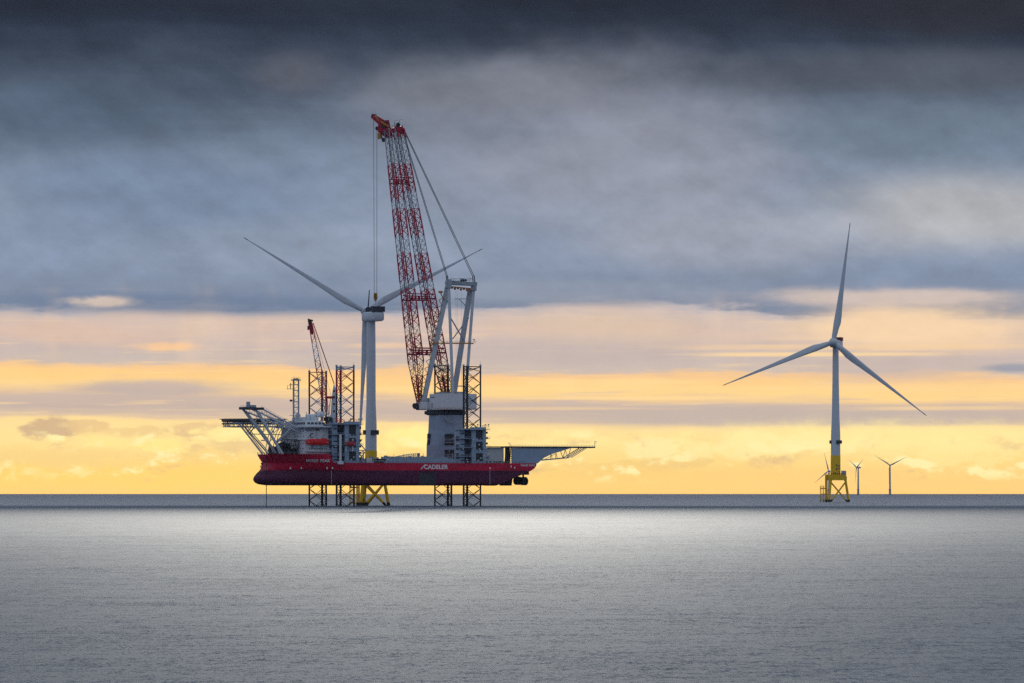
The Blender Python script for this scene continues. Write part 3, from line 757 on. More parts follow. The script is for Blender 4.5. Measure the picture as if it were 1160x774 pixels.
for k in range(15):
    lx = interp(STEM, ZF) + .5 + (hx0 + 14 - interp(STEM, ZF)) * (k / 14) ** 1.4; pts.append((lx, -max(.1, half(lx, ZF) - .4), ZF))
rails(mb, pts, 1.2, 2.4); rails(mb, [(x, -y, z) for x, y, z in pts], 1.2, 2.4)
pts = [(xf + 4 + k * (79.6 - xf - 4) / 24, -(half(xf + 4 + k * (79.6 - xf - 4) / 24, ZM) - .3), ZM) for k in range(25)]
rails(mb, pts, 1.2, 2.2); rails(mb, [(79.4, -27, ZM), (79.4, 27, ZM)], 1.2, 2.6)
mb.build('deck_railing', 'steel_grey_light', vessel)

# helideck: flat octagonal deck cantilevered over the bow, safety net, struts ---------
hc = L(287, 476.5, 17); R8 = 18.4
def oct_(r, z): return [(hc.x + r * math.cos(math.radians(22.5 + 45 * k)), hc.y + r * math.sin(math.radians(22.5 + 45 * k)), z) for k in range(8)]
zt_, zb_ = L(287, 475.1, 17).z, L(287, 478.2, 17).z
mb = MB(); mb.rings([oct_(R8 - .6, zb_), oct_(R8, zb_ + .5), oct_(R8, zt_)])
heli = mb.build('helideck', 'steel_navy', vessel)
mb = MB(); zn = L(287, 483.6, 17).z
for a, b2 in zip(oct_(R8 - 1, zn), oct_(R8 - 1, zn)[1:] + oct_(R8 - 1, zn)[:1]):
    mb.beam(a, b2, .35, .45)
    for k in range(5):
        q = Vector(a).lerp(Vector(b2), k / 5); mb.bar(q, (q.x, q.y, zb_), .17, 5)
        q2 = Vector(a).lerp(Vector(b2), (k + 1) / 5)
        if k % 2 == 0: mb.bar(q, (q2.x, q2.y, zb_), .13, 4)
for k in range(4):
    yy = hc.y - 12 + 8 * k; mb.beam((hc.x - R8 + 3, yy, zb_ - .9), (hc.x + R8, yy, zb_ - .9), .3, .8)
mb.build('deck_truss', 'steel_grey', heli)
mb = MB()
for a, b2 in zip(oct_(R8, zt_), oct_(R8, zt_)[1:] + oct_(R8, zt_)[:1]):
    for k in range(6):
        q = Vector(a).lerp(Vector(b2), k / 6); o_ = (q - Vector((hc.x, hc.y, q.z))).normalized()
        mb.bar(q - Vector((0, 0, .3)), q + o_ * 1.3 + Vector((0, 0, .15)), .09, 4)
    ao, bo = [Vector(v) + (Vector(v) - Vector((hc.x, hc.y, v[2]))).normalized() * 1.35 + Vector((0, 0, .15)) for v in (a, b2)]
    mb.bar(ao, bo, .12, 4)
mb.build('safety_net', 'steel_navy', heli)
mb = MB()
for yy in (6, 28):
    sh = 0 if yy < 20 else 3
    top = L(269.5 + sh, 478.5, yy); bot = L(297.5, 514.6, 2) if yy < 20 else Vector((L(304, 514, 8).x, 8, ZD + .2))
    mb.bar(top, bot, .5, 6); mb.bar(top + Vector((1.6, 0, 0)), bot + Vector((1.2, 0, 0)), .25, 5); md = Vector(top).lerp(Vector(bot), .34)
    mb.bar(md, L(287 + sh, 481, yy), .36, 6)
    mb.bar(md + Vector((.4, 0, -.5)), (hx0 + 1, yy, md.z - .8), .22, 5)
    for k in range(3):
        a = L(309 + 8 * k + sh, 483.6, yy); mb.bar(a, (a.x - 2.5, yy, md.z - .8), .2, 5); mb.bar((a.x - 2.5, yy, md.z - .8), (a.x - 4.5, yy, ZD + 2), .22, 5)
mb.bar(L(311.5, 502, -6), L(329.5, 486, -6), .55, 6); mb.bar(L(314, 501.5, -4), L(331.5, 487, -4), .3, 6)
mb.build_each('helideck_strut', 'crane_grey', heli)

# boom rest: two raked legs and long back stays carrying a saddle beam ---------------
mb = MB(); bs = MB()
for ly, bx, by, tx, ty, ex, ey in ((-15, 320, 514.4, 289.5, 464, 345.5, 490.5), (-5, 312.5, 513, 275.2, 463.5, 338, 487.5)):
    bot, top = L(bx, by, ly), L(tx, ty, ly)
    mb.bar(bot, top, .85, 8, r2=.7)
    mb.bar(top + Vector((1.8, 0, -1)), (bot.x - 5.0, ly, bot.z + 8.0), .4, 6); mb.bar((bot.x - 5.0, ly, bot.z + 8.0), (bot.x - 1.6, ly, bot.z + .2), .4, 6)
    for f in (.22, .45, .68):
        q = bot.lerp(top, f); mb.bar(q, q + Vector((2.6, 0, 3.0)), .24, 5)
    ends = []
    for dx_, dz_ in ((1.5, .6), (1.0, -1.9)):
        t0 = top + Vector((2.0 + dx_, 0, dz_)); e = L(ex, ey, ly) + Vector((0, 0, dz_ * .8)); ends.append((t0, e))
        bs.bar(t0, e, .46, 6)
    (ua, ub), (da, db_) = ends
    for k in range(10):
        bs.bar(ua.lerp(ub, k / 10), da.lerp(db_, (k + .5) / 10), .15, 4); bs.bar(da.lerp(db_, (k + .5) / 10), ua.lerp(ub, (k + 1) / 10), .15, 4)
    for k in range(1, 4):                                  # hangers down to the bow frame
        a = da.lerp(db_, k / 6); bs.bar(a, (a.x - 1.2, ly, a.z - 7.5), .22, 5); bs.bar((a.x - 1.2, ly, a.z - 7.5), da.lerp(db_, (k + 1) / 6), .18, 5)
    rails(bs, [tuple(ua + Vector((0, 0, .4))), tuple(ub + Vector((0, 0, .4)))], 1.0, 1.6, .07)
mb.bar(L(303, 499, -15), L(303 - 7, 499, -5), .3, 6)
rest = mb.build('boom_rest', 'crane_grey', vessel)
bs.build('back_stay', 'crane_grey', rest)
nt_, ft_ = L(289.5, 464, -15), L(275.2, 463.5, -5)
mb = MB()
mb.beam(ft_ + Vector((-1.0, 1.5, .4)), nt_ + Vector((1.4, -1.5, .4)), 2.6, 1.5); mb.beam(ft_ + Vector((2.4, 1.5, .7)), nt_ + Vector((4.2, -1.5, .5)), 1.0, 1.1)
mb.beam(ft_ + Vector((-1.0, 0, .4)), ft_ + Vector((3.0, 0, .6)), 1.6, 1.5); mb.beam(nt_ + Vector((-1.0, 0, .4)), nt_ + Vector((4.2, 0, .5)), 1.6, 1.4)
mb.build('saddle_beam', 'steel_navy', rest)
mb = MB(); q = ft_.lerp(nt_, .42) + Vector((0, 0, 1.1))
mb.box(q.x - .9, q.x + .9, q.y - 1, q.y + 1, q.z, q.z + 3.2); mb.box(q.x + 1.2, q.x + 4.4, q.y - 1.2, q.y + 1.4, q.z - .1, q.z + 1.3); rails(mb, [tuple(ft_ + Vector((-1, 1, 1.1))), tuple(nt_ + Vector((0, -1, 1.1)))], 1.1, 2.0)
mb.build('saddle_fitting', 'steel_grey', rest)

# main deck: raised grey cargo coaming, gangway arms ------------------------------
mb = MB(); a, b2 = L(441, 519.4, -29), L(513, 519.4, -29)
mb.prism([(a.x, -29, a.z), (b2.x, -29, a.z), (b2.x + 3.4, -29, ZM + .01), (a.x - 2.4, -29, ZM + .01)], (0, 26, 0))
coam = mb.build('cargo_coaming', 'steel_grey', vessel)
mb = MB(); rails(mb, [(a.x, -28.8, a.z), (b2.x, -28.8, a.z)], 1.3, 1.8)
r_ = random.Random(5)
for k in range(40):
    xx = a.x + 1 + (b2.x - a.x - 4) * r_.random(); w = .3 + 1.0 * r_.random()
    mb.box(xx, xx + w, -28 + 8 * r_.random(), -19.5, a.z, a.z + .3 + .9 * r_.random())
for k in range(14):
    xx = a.x + (b2.x - a.x) * k / 13; mb.bar((xx, -28.5, a.z), (xx, -28.5, a.z + 1.5 + 1.8 * r_.random()), .13, 4)
mb.build_each('coaming_fitting', 'steel_grey_light', coam)
mb = MB()                                                  # folded gangway arms beside the bow jacking house
for (x0, y0, x1, y1) in ((404, 498.5, 414, 510), (403, 510.3, 416, 510.3), (405, 511, 413, 523), (411.5, 510.5, 411.8, 523), (404, 506, 410, 498), (409, 519, 413.5, 512), (406, 523, 413.5, 523)):
    mb.beam(L(x0, y0, -25), L(x1, y1, -25), .45, .5)
mb.box(L(403, 516, -25).x, L(409, 516, -25).x, -27, -22, ZM, L(403, 518, -25).z)
mb.build_each('gangway_arm', 'steel_grey', vessel)
mb = MB(); r_ = random.Random(8)
for k in range(9): xx = L(403 + k * 1.1, 520, -26).x; mb.box(xx, xx + .5, -27, -26, ZM, ZM + 1 + 2.2 * r_.random())
for k in range(30):
    xx = L(545 + 30 * r_.random(), 520, -26).x; mb.box(xx, xx + .3 + .8 * r_.random(), -28 + 3 * r_.random(), -24.5, ZM, ZM + .6 + 2.6 * r_.random() ** 2)
r_ = random.Random(21)
for k in range(22):
    xx = L(424 + 92 * r_.random(), 520, -22).x; w = .5 + 1.4 * r_.random(); yy = -20 + 14 * r_.random()
    mb.box(xx, xx + w, yy, yy + w, a.z if False else L(441, 519.4, -29).z + .01, L(441, 519.4, -29).z + .5 + 1.3 * r_.random())
mb.build_each('deck_fitting', 'steel_grey_light', vessel)

# stern: side plate, long walkway deck on a truss, screen ----------------------------
zs0, zs1 = L(600, 507.4, -30).z, L(600, 505.7, -30).z
mb = MB(); P = lambda x, y: L(x, y, -29)
mb.prism([P(580, 525.0), P(609.3, 525.0), P(612.5, 522.0), P(616.5, 518.7), P(625, 514.6), P(641, 509.6), P(647, 507.6), P(580, 507.6)], (0, 1.2, 0))
ramp_ = mb.build('side_plate', 'steel_grey', vessel)
mb = MB(); xa, xb = P(547, 506).x, P(674, 506).x
mb.box(P(573, 506).x, xb, -29.6, -20, zs0, zs1); mb.box(xa, P(573, 506).x, -29.4, -27.8, zs0 + .3, zs1 - .1)
mb.build('walkway', 'steel_navy', ramp_)
mb = MB()
for ly in (-29, -20.6):
    T = lambda x, y: Vector((L(x, y, -29).x, ly, L(x, y, -29).z))
    mb.bar(T(613.5, 521.6), T(643.5, 518.8), .26, 6); mb.bar(T(643.5, 518.8), T(662, 507.6), .26, 6); mb.bar(T(647, 518.6), T(664.5, 507.6), .2, 6)
    mb.bar(T(643.5, 518.8), T(640, 509), .2, 5); mb.bar(T(643.5, 518.8), T(646.5, 508), .2, 5); mb.bar(T(629.5, 520), T(629.8, 513.5), .2, 5); mb.bar(T(631.5, 520), T(630, 513.5), .15, 5); mb.bar(T(616, 521.3), T(629.8, 513.8), .15, 5)
for x, y in ((643.5, 518.8), (629.5, 520.1), (614, 521.5)): q = L(x, y, -29); mb.bar((q.x, -29, q.z), (q.x, -20.6, q.z), .2, 5)
mb.build('truss', 'steel_grey', ramp_)
mb = MB(); rails(mb, [(P(579, 506).x, -29.5, zs1), (xb, -29.5, zs1)], .8, 1.7, .06)
q = P(673.6, 505); mb.bar((q.x, -29, zs1), (q.x, -29, zs1 + 3.2), .12, 4); mb.bar((q.x - .2, -29, zs1 + 1.8), (q.x + 1.1, -29, zs1 + 1.8), .1, 4); mb.box(q.x + .4, q.x + 1.2, -29.4, -28.6, zs1 + 2.6, zs1 + 3.0)
for x in (577.5, 579): q = P(x, 506); mb.bar((q.x, -29, zs1), (q.x - .9, -29, zs1 + 2.2), .12, 4)
mb.build('railing', 'steel_grey', ramp_)
mb = MB(); mb.box(P(549, 515).x, P(571.5, 515).x, -27.7, -27.4, L(560, 522.5, -28).z, zs0 + .2); mb.build_each('screen', 'tarpaulin', vessel)
mb = MB()
for x in (572.5, 574, 576, 578):
    a = P(x - .8, 525); b2 = P(x + (1.3 if x < 577 else 1), 507.4); mb.bar(a, (b2.x, -28.5, b2.z), .26, 5)
for k in range(8):
    z = ZM + (zs0 - ZM) * k / 8; xx = P(572.8 + k * .28, 520).x; mb.bar((xx, -28.6, z), (xx + 3.2, -28.6, z + .5), .2, 5)
mb.box(P(574, 520).x, P(578.6, 520).x, -27.6, -26, ZM, zs0); 
for k in range(7): xx = P(557 + k * 2.1, 520).x; mb.box(xx, xx + .8, -26.5, -24, ZM, L(560, 519 - (k % 3), -26).z)
mb.build('stair_tower', 'dark_steel', vessel)

# skeg and thrusters under the stern --------------------------------------------------
mb = MB(); p0, p1 = L(570, 550.3, -15), L(579.6, 541, -15)
mb.prism([(p0.x, -15, p0.z), (p1.x, -15, p0.z), (p1.x + 1.0, -15, p1.z + 2), (p0.x - 3, -15, p1.z)], (0, 6, 0)); mb.prism([(p0.x, 12, p0.z), (p1.x, 12, p0.z), (p1.x + 1.0, 12, p1.z + 2), (p0.x - 3, 12, p1.z)], (0, 6, 0))
q0 = L(590, 540, -20); mb.box(q0.x - 1, q0.x + 4.0, -23, -14, q0.z + 1.0, q0.z + 3.4)
mb.build_each('skeg', 'antifouling', vessel)
for x, y, ly in ((586.6, 544.8, -17), (593.2, 545.2, -22)):
    c = L(x, y, ly); mb = MB(); n = 20; ax = Vector((.5, -.86, 0)).normalized()
    w = Vector((0, 0, 1)); u = ax.cross(w)
    rr = []
    for (ra, d) in ((2.35, -1.6), (2.45, 1.5), (1.95, 1.5), (1.8, 0), (1.9, -1.6)):
        rr.append([tuple(c + ax * d + (u * math.cos(2 * math.pi * k / n) + w * math.sin(2 * math.pi * k / n)) * ra) for k in range(n)])
    mb.rings(rr + [rr[0]], caps=False); mb.bar(c + Vector((-.3, 0, 1.5)), c + Vector((-.3, .2, 6.5)), .55, 8); mb.bar(c - ax * 1.8, c + ax * 1.4, .6, 10, r2=.3)
    th_ = mb.build('thruster', 'dark_steel', vessel)
    mb = MB()
    for k in range(5):
        t_ = 2 * math.pi * k / 5; r1 = u * math.cos(t_) + w * math.sin(t_); r2 = u * math.cos(t_ + .5) + w * math.sin(t_ + .5)
        mb.hexa([c + r1 * .3 - ax * .3, c + r2 * .3 + ax * .1, c + r2 * 1.7 + ax * .25, c + r1 * 1.7 - ax * .25, c + r1 * .3 - ax * .2, c + r2 * .3 + ax * .2, c + r2 * 1.7 + ax * .33, c + r1 * 1.7 - ax * .17])
    mb.build('propeller', 'steel_navy', th_)

# ------------------------------------------------------------------ loose things on the ship
def lifeboat(name, label, x0, x1, y0, y1, ly, beam, paint):
    a, b2 = L(x0, y1, ly), L(x1, y1, ly); h = L(x0, y0, ly).z - a.z; ln = b2.x - a.x
    base = to_world(((a.x + b2.x) / 2, ly, a.z))
    root = thing(name, label, 'lifeboat', base, TH)
    mb = MB(); rr = []
    for i in range(15):
        u = -1 + 2 * i / 14; wv = max(.10, (1 - abs(u) ** 6)) ** .6; rise = .10 * h * u ** 4
        top = h * (.98 - .10 * u ** 4)
        sec = [(0, rise * .9), (.32, .04 * h + rise), (.5, .34 * h + rise * .7), (.5, .52 * h + rise * .3), (.40, .80 * top), (.18, top), (-.18, top), (-.40, .80 * top), (-.5, .52 * h + rise * .3), (-.5, .34 * h + rise * .7), (-.32, .04 * h + rise)]
        rr.append([(u * ln / 2, s * beam * wv, z) for s, z in sec])
    mb.rings(rr); hb_ = mb.build('hull', paint, root, smooth=True)
    mb = MB(); mb.box(ln * .2, ln * .36, -beam * .26, beam * .26, h * .8, h * 1.12); mb.build('cockpit', paint, root)
    mb = MB()
    for k in range(5): mb.box(-ln * .36 + k * ln * .15, -ln * .36 + k * ln * .15 + ln * .05, -beam * .49, -beam * .44, h * .58, h * .70)
    mb.build_each('porthole', 'glass_dark', root)
    mb = MB(); mb.bar((-ln * .46, -beam * .40, h * .42), (ln * .46, -beam * .40, h * .42), .12, 5); mb.build('grab_line', 'marking_white', root)
    for f in (.16, .84):                                   # davits belong to the ship
        dv = MB(); xx = a.x + ln * f; dv.beam((xx, ly + beam * .62, a.z - 3), (xx, ly + beam * .62, a.z + h + 1.2), .4, .5); dv.beam((xx, ly + beam * .62, a.z + h + 1.2), (xx, ly - .2, a.z + h + .9), .35, .4); dv.bar((xx, ly, a.z + h + .9), (xx, ly, a.z + h * .9), .08, 4)
        dv.build('davit', 'house_white', vessel)
lifeboat('lifeboat', 'large bright red enclosed lifeboat hung on the white deckhouse', 346.8, 372, 497.2, 504.1, -27.3, 3.4, 'lifeboat_red')
lifeboat('lifeboat', 'small dark red rescue boat in front of the grey jacking tower', 391, 402, 500.2, 505.4, -33.2, 2.4, 'rescue_red')

# boom piece, container, dunnage on the main deck
def place(name, label, cat, p): return thing(name, label, cat, to_world(p), TH)
a, b2 = L(445, 519.2, -16), L(474.5, 519.2, -16); ln = b2.x - a.x; zc = coam_z = L(441, 519.4, -29).z + .01
root = place('crane_jib', 'long tapering grey lattice jib lying on the grey deck coaming', 'crane jib', (a.x, -16, zc))
mb = MB(); K = 12
for s in (-1, 1):
    for top in (0, 1):
        mb.bar((0, s * .5, .2 + .5 * top), (ln * .62, s * 1.4, .2 + 2.4 * top), .15, 5); mb.bar((ln * .62, s * 1.4, .2 + 2.4 * top), (ln, s * 1.4, .2 + 2.8 * top), .15, 5)
    for k in range(K):
        f0, f1 = k / K, (k + 1) / K
        z0_, z1_ = .2 + min(2.8, .5 + 2.6 * f0), .2 + min(2.8, .5 + 2.6 * f1)
        mb.bar((ln * f0, s * (.5 + .9 * min(1, f0 * 1.5)), .2), (ln * f1, s * (.5 + .9 * min(1, f1 * 1.5)), z1_), .1, 4)
        mb.bar((ln * f0, s * (.5 + .9 * min(1, f0 * 1.5)), .2), (ln * f0, s * (.5 + .9 * min(1, f0 * 1.5)), z0_), .1, 4)
mb.build('lattice', 'steel_grey_light', root)
mb = MB(); mb.box(ln - .5, ln + .1, -1.5, 1.5, .1, 3.2); mb.build('end_frame', 'steel_navy', root)
p = L(415.2, 525, -27.5); q = L(421.5, 519.2, -27.5)
root = place('container', 'small white box container on the red deck below the turbine tower', 'container', (p.x, -27.5, ZM + .01))
w_, h_ = q.x - p.x, q.z - ZM
mb = MB(); mb.box(0, w_, 0, 3, .25, h_)
for k in range(9): mb.box(w_ * k / 9 + .05, w_ * k / 9 + .2, -.08, 0, .3, h_ - .15)
mb.build('shell', 'white_paint', root)
mb = MB(); mb.box(-.06, w_ + .06, -.1, 3.1, 0, .25); [mb.box(x, x + .18, y, y + .18, .25, h_ + .1) for x in (-.08, w_ - .1) for y in (-.12, 2.95)]; mb.build('frame', 'steel_grey', root)
p, q = L(424, 525, -26), L(440, 520, -26)
root = place('pipe_stack', 'low dark pile of pipes and timber beside the white container', 'pipe pile', (p.x, -26, ZM + .01)); r_ = random.Random(4)
mb = MB(); ln = q.x - p.x; H_ = q.z - ZM
for k in range(7): mb.bar((.3 + .2 * r_.random(), .5 + .75 * (k % 4), .35 + .6 * (k // 4)), (ln - .3 - .6 * r_.random(), .5 + .75 * (k % 4), .35 + .6 * (k // 4)), .34, 8)
mb.build_each('pipe', 'steel_navy', root)
mb = MB()
for k in range(6): mb.box(ln * k / 6 + .2, ln * k / 6 + .6, 0, 3.4, H_ * .62, H_ * .62 + .3)
for k in range(5): mb.bar((ln * k / 4.2, 0, 0), (ln * k / 4.2, 0, H_ + .3 * r_.random()), .14, 5)
for k in range(7): mb.box(ln * r_.random() * .85, ln * .9, .6, 2.6, H_ * .62 + .3, H_ * (.7 + .3 * r_.random()))
mb.build_each('timber', 'dark_steel', root)

# ------------------------------------------------------------------ main crane, standing round the aft starboard leg
q = LEGS['aft_starboard']; S0 = to_world((q.x, q.y, 0))
crane = thing('heavy_lift_crane', 'tall red and white lattice boom crane on the ship, hook hanging over the turbine', 'crane', (S0.x, S0.y, ZM))
CO = (S0.x, S0.y, ZM)
FW, RT = Vector((-.6, .8, 0)), Vector((.8, .6, 0))          # towards the hook, and across the boom
def K(x, y, dY=0.0): return W(x, y, S0.y + dY)
def ce(mb, name, m, parent=None):
    return mb.build_each(name, m, parent or crane, off=CO)
def cb(mb, name, m, parent=None, smooth=False):
    o = mb.build(name, m, parent or crane, smooth, off=CO)
    return o
# pedestal: octagonal, flared foot, hollow for the leg
zp1 = K(503, 470.5).z; zp0 = ZM + .01
mb = MB(); n = 8
def octa(r, z): return [(S0.x + 1.0 + r * math.cos(math.radians(22.5 + 45 * k)), S0.y + r * math.sin(math.radians(22.5 + 45 * k)), z) for k in range(n)]
mb.rings([octa(12.6, zp0), octa(12.5, K(503, 505).z), octa(11.4, K(503, 488).z), octa(11.0, zp1)])
ped = cb(mb, 'pedestal', 'steel_grey')
mb = MB(); r_ = random.Random(2)
def facebox(px, py, w, h, dY, dep=.3, m=0): p = K(px, py, dY); mb.box(p.x - w / 2, p.x + w / 2, p.y - dep, p.y + dep, p.z - h / 2, p.z + h / 2, m)
for y, h in ((498, 6.4), (515.5, 6.0)): facebox(509, y, 5.4, h, -11.7, .35)
ce(mb, 'opening', 'dark_steel', ped)
mb = MB()
for y, h in ((498, 6.6), (515.5, 4.6)):
    z_ = K(503, y).z; u0, u1 = Vector((S0.x + 1 - 11.2, S0.y - 5.1, 0)), Vector((S0.x + 1 - 9.6, S0.y - 6.7, 0)); nn = Vector((.707, .707, 0)) * .8
    mb.hexa([(p.x, p.y, z) for z in (z_ - h / 2, z_ + h / 2) for p in (u0, u1, u1 + nn, u0 + nn)])
ce(mb, 'side_opening', 'dark_steel', ped)
mb = MB()
for y in (498.5, 501.8, 515.5, 519): p = K(509, y, -12.6); mb.box(p.x - 3.1, p.x + 3.1, p.y - .9, p.y + .6, p.z - .14, p.z + .14); rails(mb, [(p.x - 3.1, p.y - .8, p.z), (p.x + 3.1, p.y - .8, p.z)])
for x, y in ((503.5, 497.5), (514.5, 497.5), (485.3, 497.6), (509, 491.2), (509, 511.2)): p = K(x, y, -12.6); mb.box(p.x - .4, p.x + .4, p.y - .3, p.y + .6, p.z - .3, p.z + .3)
a, b2 = K(502.5, 472.5, -13), K(510, 478.5, -13); mb.beam(a, b2, .5, .6); mb.beam(b2, K(526, 478.5, -13), .8, .5); rails(mb, [tuple(a), tuple(b2), tuple(K(526, 478.5, -13))])
for k in range(5): p = K(503 + k * 5.2, 472, -11.6); mb.bar(p, (p.x, p.y, p.z - 3.4), .1, 4)
cb(mb, 'service_platform', 'steel_grey_light', ped)
# slew ring and walkways
mb = MB(); n = 32
def circ(r, z): return [(S0.x + r * math.cos(2 * math.pi * k / n), S0.y + r * math.sin(2 * math.pi * k / n), z) for k in range(n)]
zr = K(503, 464.6).z
mb.rings([circ(10.4, zp1 + .003), circ(11.6, zp1 + .8), circ(11.6, zp1 + 1.5), circ(10.6, zp1 + 1.7), circ(10.6, zr)])
for k in range(26):
    t_ = 2 * math.pi * k / 26; mb.box(S0.x + 11.4 * math.cos(t_) - .5, S0.x + 11.4 * math.cos(t_) + .5, S0.y + 11.4 * math.sin(t_) - .5, S0.y + 11.4 * math.sin(t_) + .5, zp1 + .5, zp1 + 2.4)
cb(mb, 'slew_ring', 'steel_navy')
# machinery house: crane frame FW/RT seen from behind and from the left
def cbox(mb, f0, f1, r0, r1, z0, z1, m=0):
    B = Vector((S0.x, S0.y, 0)); P = [B + FW * f + RT * r for f, r in ((f0, r0), (f1, r0), (f1, r1), (f0, r1))]
    mb.hexa([(p.x, p.y, z0) for p in P] + [(p.x, p.y, z1) for p in P], m)
zl, zh = K(490, 455.2, -8).z, K(512, 446.2, -10).z
mb = MB(); cbox(mb, 2.0, 13.0, -11.5, -3.0, zr + .003, zl); cbox(mb, 2.0, 13.0, 3.0, 11.5, zr + .003, zl)
cbox(mb, -16.0, 2.0, -9.6, 11.5, zr + .003, zh)
mh = cb(mb, 'machinery_house', 'white_paint')
mb = MB()
cbox(mb, -1.2, -.2, -9.66, -9.5, zr + 1.5, zr + 2.3); cbox(mb, -1.2, -.2, -9.66, -9.5, zr + 2.8, zr + 3.6); cbox(mb, -3.5, 1.0, -9.66, -9.5, zh - 2.2, zh - 1.75)
cbox(mb, 2.6, 12.0, -11.57, -11.4, zr + .25, zr + .55)
ce(mb, 'hatch', 'steel_navy', mh)
mb = MB(); r_ = random.Random(9)
for k in range(9): f = 3 + 8.5 * r_.random(); cbox(mb, f, f + 1.2, -11 + 5 * r_.random(), -4.8, zl + .002, zl + 1.0 + 1.9 * r_.random())
for k in range(7): f = -14 + 14 * r_.random(); cbox(mb, f, f + 1.4, -8 + 14 * r_.random(), 8, zh + .002, zh + .5 + .8 * r_.random())
ce(mb, 'roof_equipment', 'steel_grey_light', mh)
mb = MB(); B = Vector((S0.x, S0.y, 0))
def cp(f, r, z): p = B + FW * f + RT * r; return (p.x, p.y, z)
rails(mb, [cp(2, -11.3, zl), cp(12.8, -11.3, zl)]); rails(mb, [cp(-15.8, 11, zh), cp(-15.8, -9.4, zh), cp(1.8, -9.4, zh)])
rails(mb, [cp(-16.6, 12, zr), cp(-16.6, -10.4, zr), cp(1.6, -10.4, zr)]); 
cb(mb, 'railing', 'walkway_yellow', mh)

# boom: two four-chord lattice legs from the heels to one head
def boom_leg(foot, knee, head, a_knee, a_top, bands, seed):
    axis = (head - knee).normalized(); v = RT.cross(axis).normalized(); w = axis.cross(v).normalized()   # across / fore-aft
    Ls = (head - knee).length; nb = 26
    st = []
    for i in range(nb + 1):
        f = i / nb; a = a_knee + (a_top - a_knee) * f; st.append((knee.lerp(head, f), a))
    low = []
    for i in range(6): f = i / 6; low.append((foot.lerp(knee, f), 1.3 + (a_knee - 1.3) * f))
    st = low + st
    def cor(i): P, a = st[i]; return [P + w * (sx_ * a / 2) + v * (sy_ * a / 2) for sx_, sy_ in ((-1, -1), (1, -1), (1, 1), (-1, 1))]
    white, red = [], []
    cur = kind = None
    for i in range(len(st) - 1):
        zm = (st[i][0].z + st[i + 1][0].z) / 2
        row = HOR - (zm - EYE) * FOC / st[i][0].y
        isr = any(lo <= row < hi for lo, hi in bands)
        if kind is not isr: cur = MB(); (red if isr else white).append(cur); kind = isr
        t_ = cur
        c0, c1 = cor(i), cor(i + 1)
        for k in range(4):
            t_.bar(c0[k], c1[k], .46 if isr else .30, 6)
            k2 = (k + 1) % 4
            if i % 2: t_.bar(c0[k], c1[k2], .24 if isr else .16, 5)
            else: t_.bar(c0[k2], c1[k], .24 if isr else .16, 5)
            t_.bar(c1[k], c1[k2], .2 if isr else .12, 5)
            m0 = (c0[k] + c0[k2]) / 2 if False else (c0[k] + c1[k]) / 2; m1 = (c0[k2] + c1[k2]) / 2
            t_.bar(m0, m1, .09, 4)
    leg = cb(white[0], 'boom_leg', 'boom_grey')
    for r_ in white[1:]: cb(r_, 'grey_section', 'boom_grey', leg)
    for r_ in red: cb(r_, 'red_section', 'crane_red', leg)
    return leg, st, v, w
zf = 458.5
lf, lk, lh = K(474.8, zf, 3), K(471.2, 411, 8), K(441.6, 147, 42)
rf, rk, rh = K(507.2, zf, 17), K(498.8, 411, 20), K(451.6, 147, 46)
BL = [(186, 223), (235, 265), (288, 317), (334, 366), (380, 414), (430, 459)]
BR = [(140, 162), (186, 222), (234, 264), (287, 316), (334, 366), (381, 414), (430, 459)]
legA, stA, v_, w_ = boom_leg(lf, lk, lh, 6.5, 4.8, BL, 1)
legB, stB, _, _ = boom_leg(rf, rk, rh, 6.2, 4.8, BR, 2)
# dark chord ladder, cross ties between the two legs
for st, lg in ((stA, legA), (stB, legB)):
    mb = MB()
    for i in range(5, len(st) - 1): mb.bar(st[i][0] - v_ * (st[i][1] * .5) + w_ * .2, st[i + 1][0] - v_ * (st[i + 1][1] * .5) + w_ * .2, .30, 5)
    cb(mb, 'boom_ladder', 'dark_steel', lg)
def at_row(st, row):
    best = min(st, key=lambda s: abs(HOR - (s[0].z - EYE) * FOC / s[0].y - row)); return best[0]
for row, ra in ((212, .5), (343, .55), (404.5, .7)):
    mb = MB(); a, b2 = at_row(stA, row), at_row(stB, row)
    for dz_ in (0, 2.6):
        for dv in (-2.2, 2.2): mb.bar(a - w_ * 2.6 + v_ * dv + Vector((0, 0, dz_)), b2 + w_ * 2.4 + v_ * dv + Vector((0, 0, dz_)), ra * .55, 6)
    for k in range(6):
        p, q2 = a.lerp(b2, k / 6), a.lerp(b2, (k + 1) / 6); mb.bar(p - v_ * 2.2, q2 - v_ * 2.2 + Vector((0, 0, 2.6)), .16, 5)
        if k % 2: mb.box(p.x - .7, p.x + .7, p.y - 1, p.y + 1, p.z - .3, p.z + 1.6)
    cb(mb, 'cross_tie', 'crane_red')
# heels with winch
mb = MB()
for f in (lf, rf):
    mb.bar(f - RT * 2.2, f + RT * 2.2, 1.0, 10); cbx = f + Vector((0, 0, -2.5)); mb.box(cbx.x - 1.5, cbx.x + 2.4, cbx.y - 2, cbx.y + 2, zr, f.z - .4)
mb.bar(lf + FW * 2.0 + RT * -1 + Vector((-1.2, 0, -.6)), lf + FW * 2.0 + RT * 3 + Vector((-1.2, 0, -.6)), 1.5, 12)
mb.box(lf.x - 3.2, lf.x + 1, lf.y - 2, lf.y + 1, lf.z - 2.6, lf.z - 1.9)
cb(mb, 'boom_heel', 'dark_steel')
mb = MB(); r_ = random.Random(6)
for k in range(14): p = lf + Vector((-.8 + 2.2 * r_.random(), -2.4, -1 + 9 * r_.random())); mb.box(p.x, p.x + .5 + .7 * r_.random(), p.y - .3, p.y + .3, p.z, p.z + .4 + .8 * r_.random())
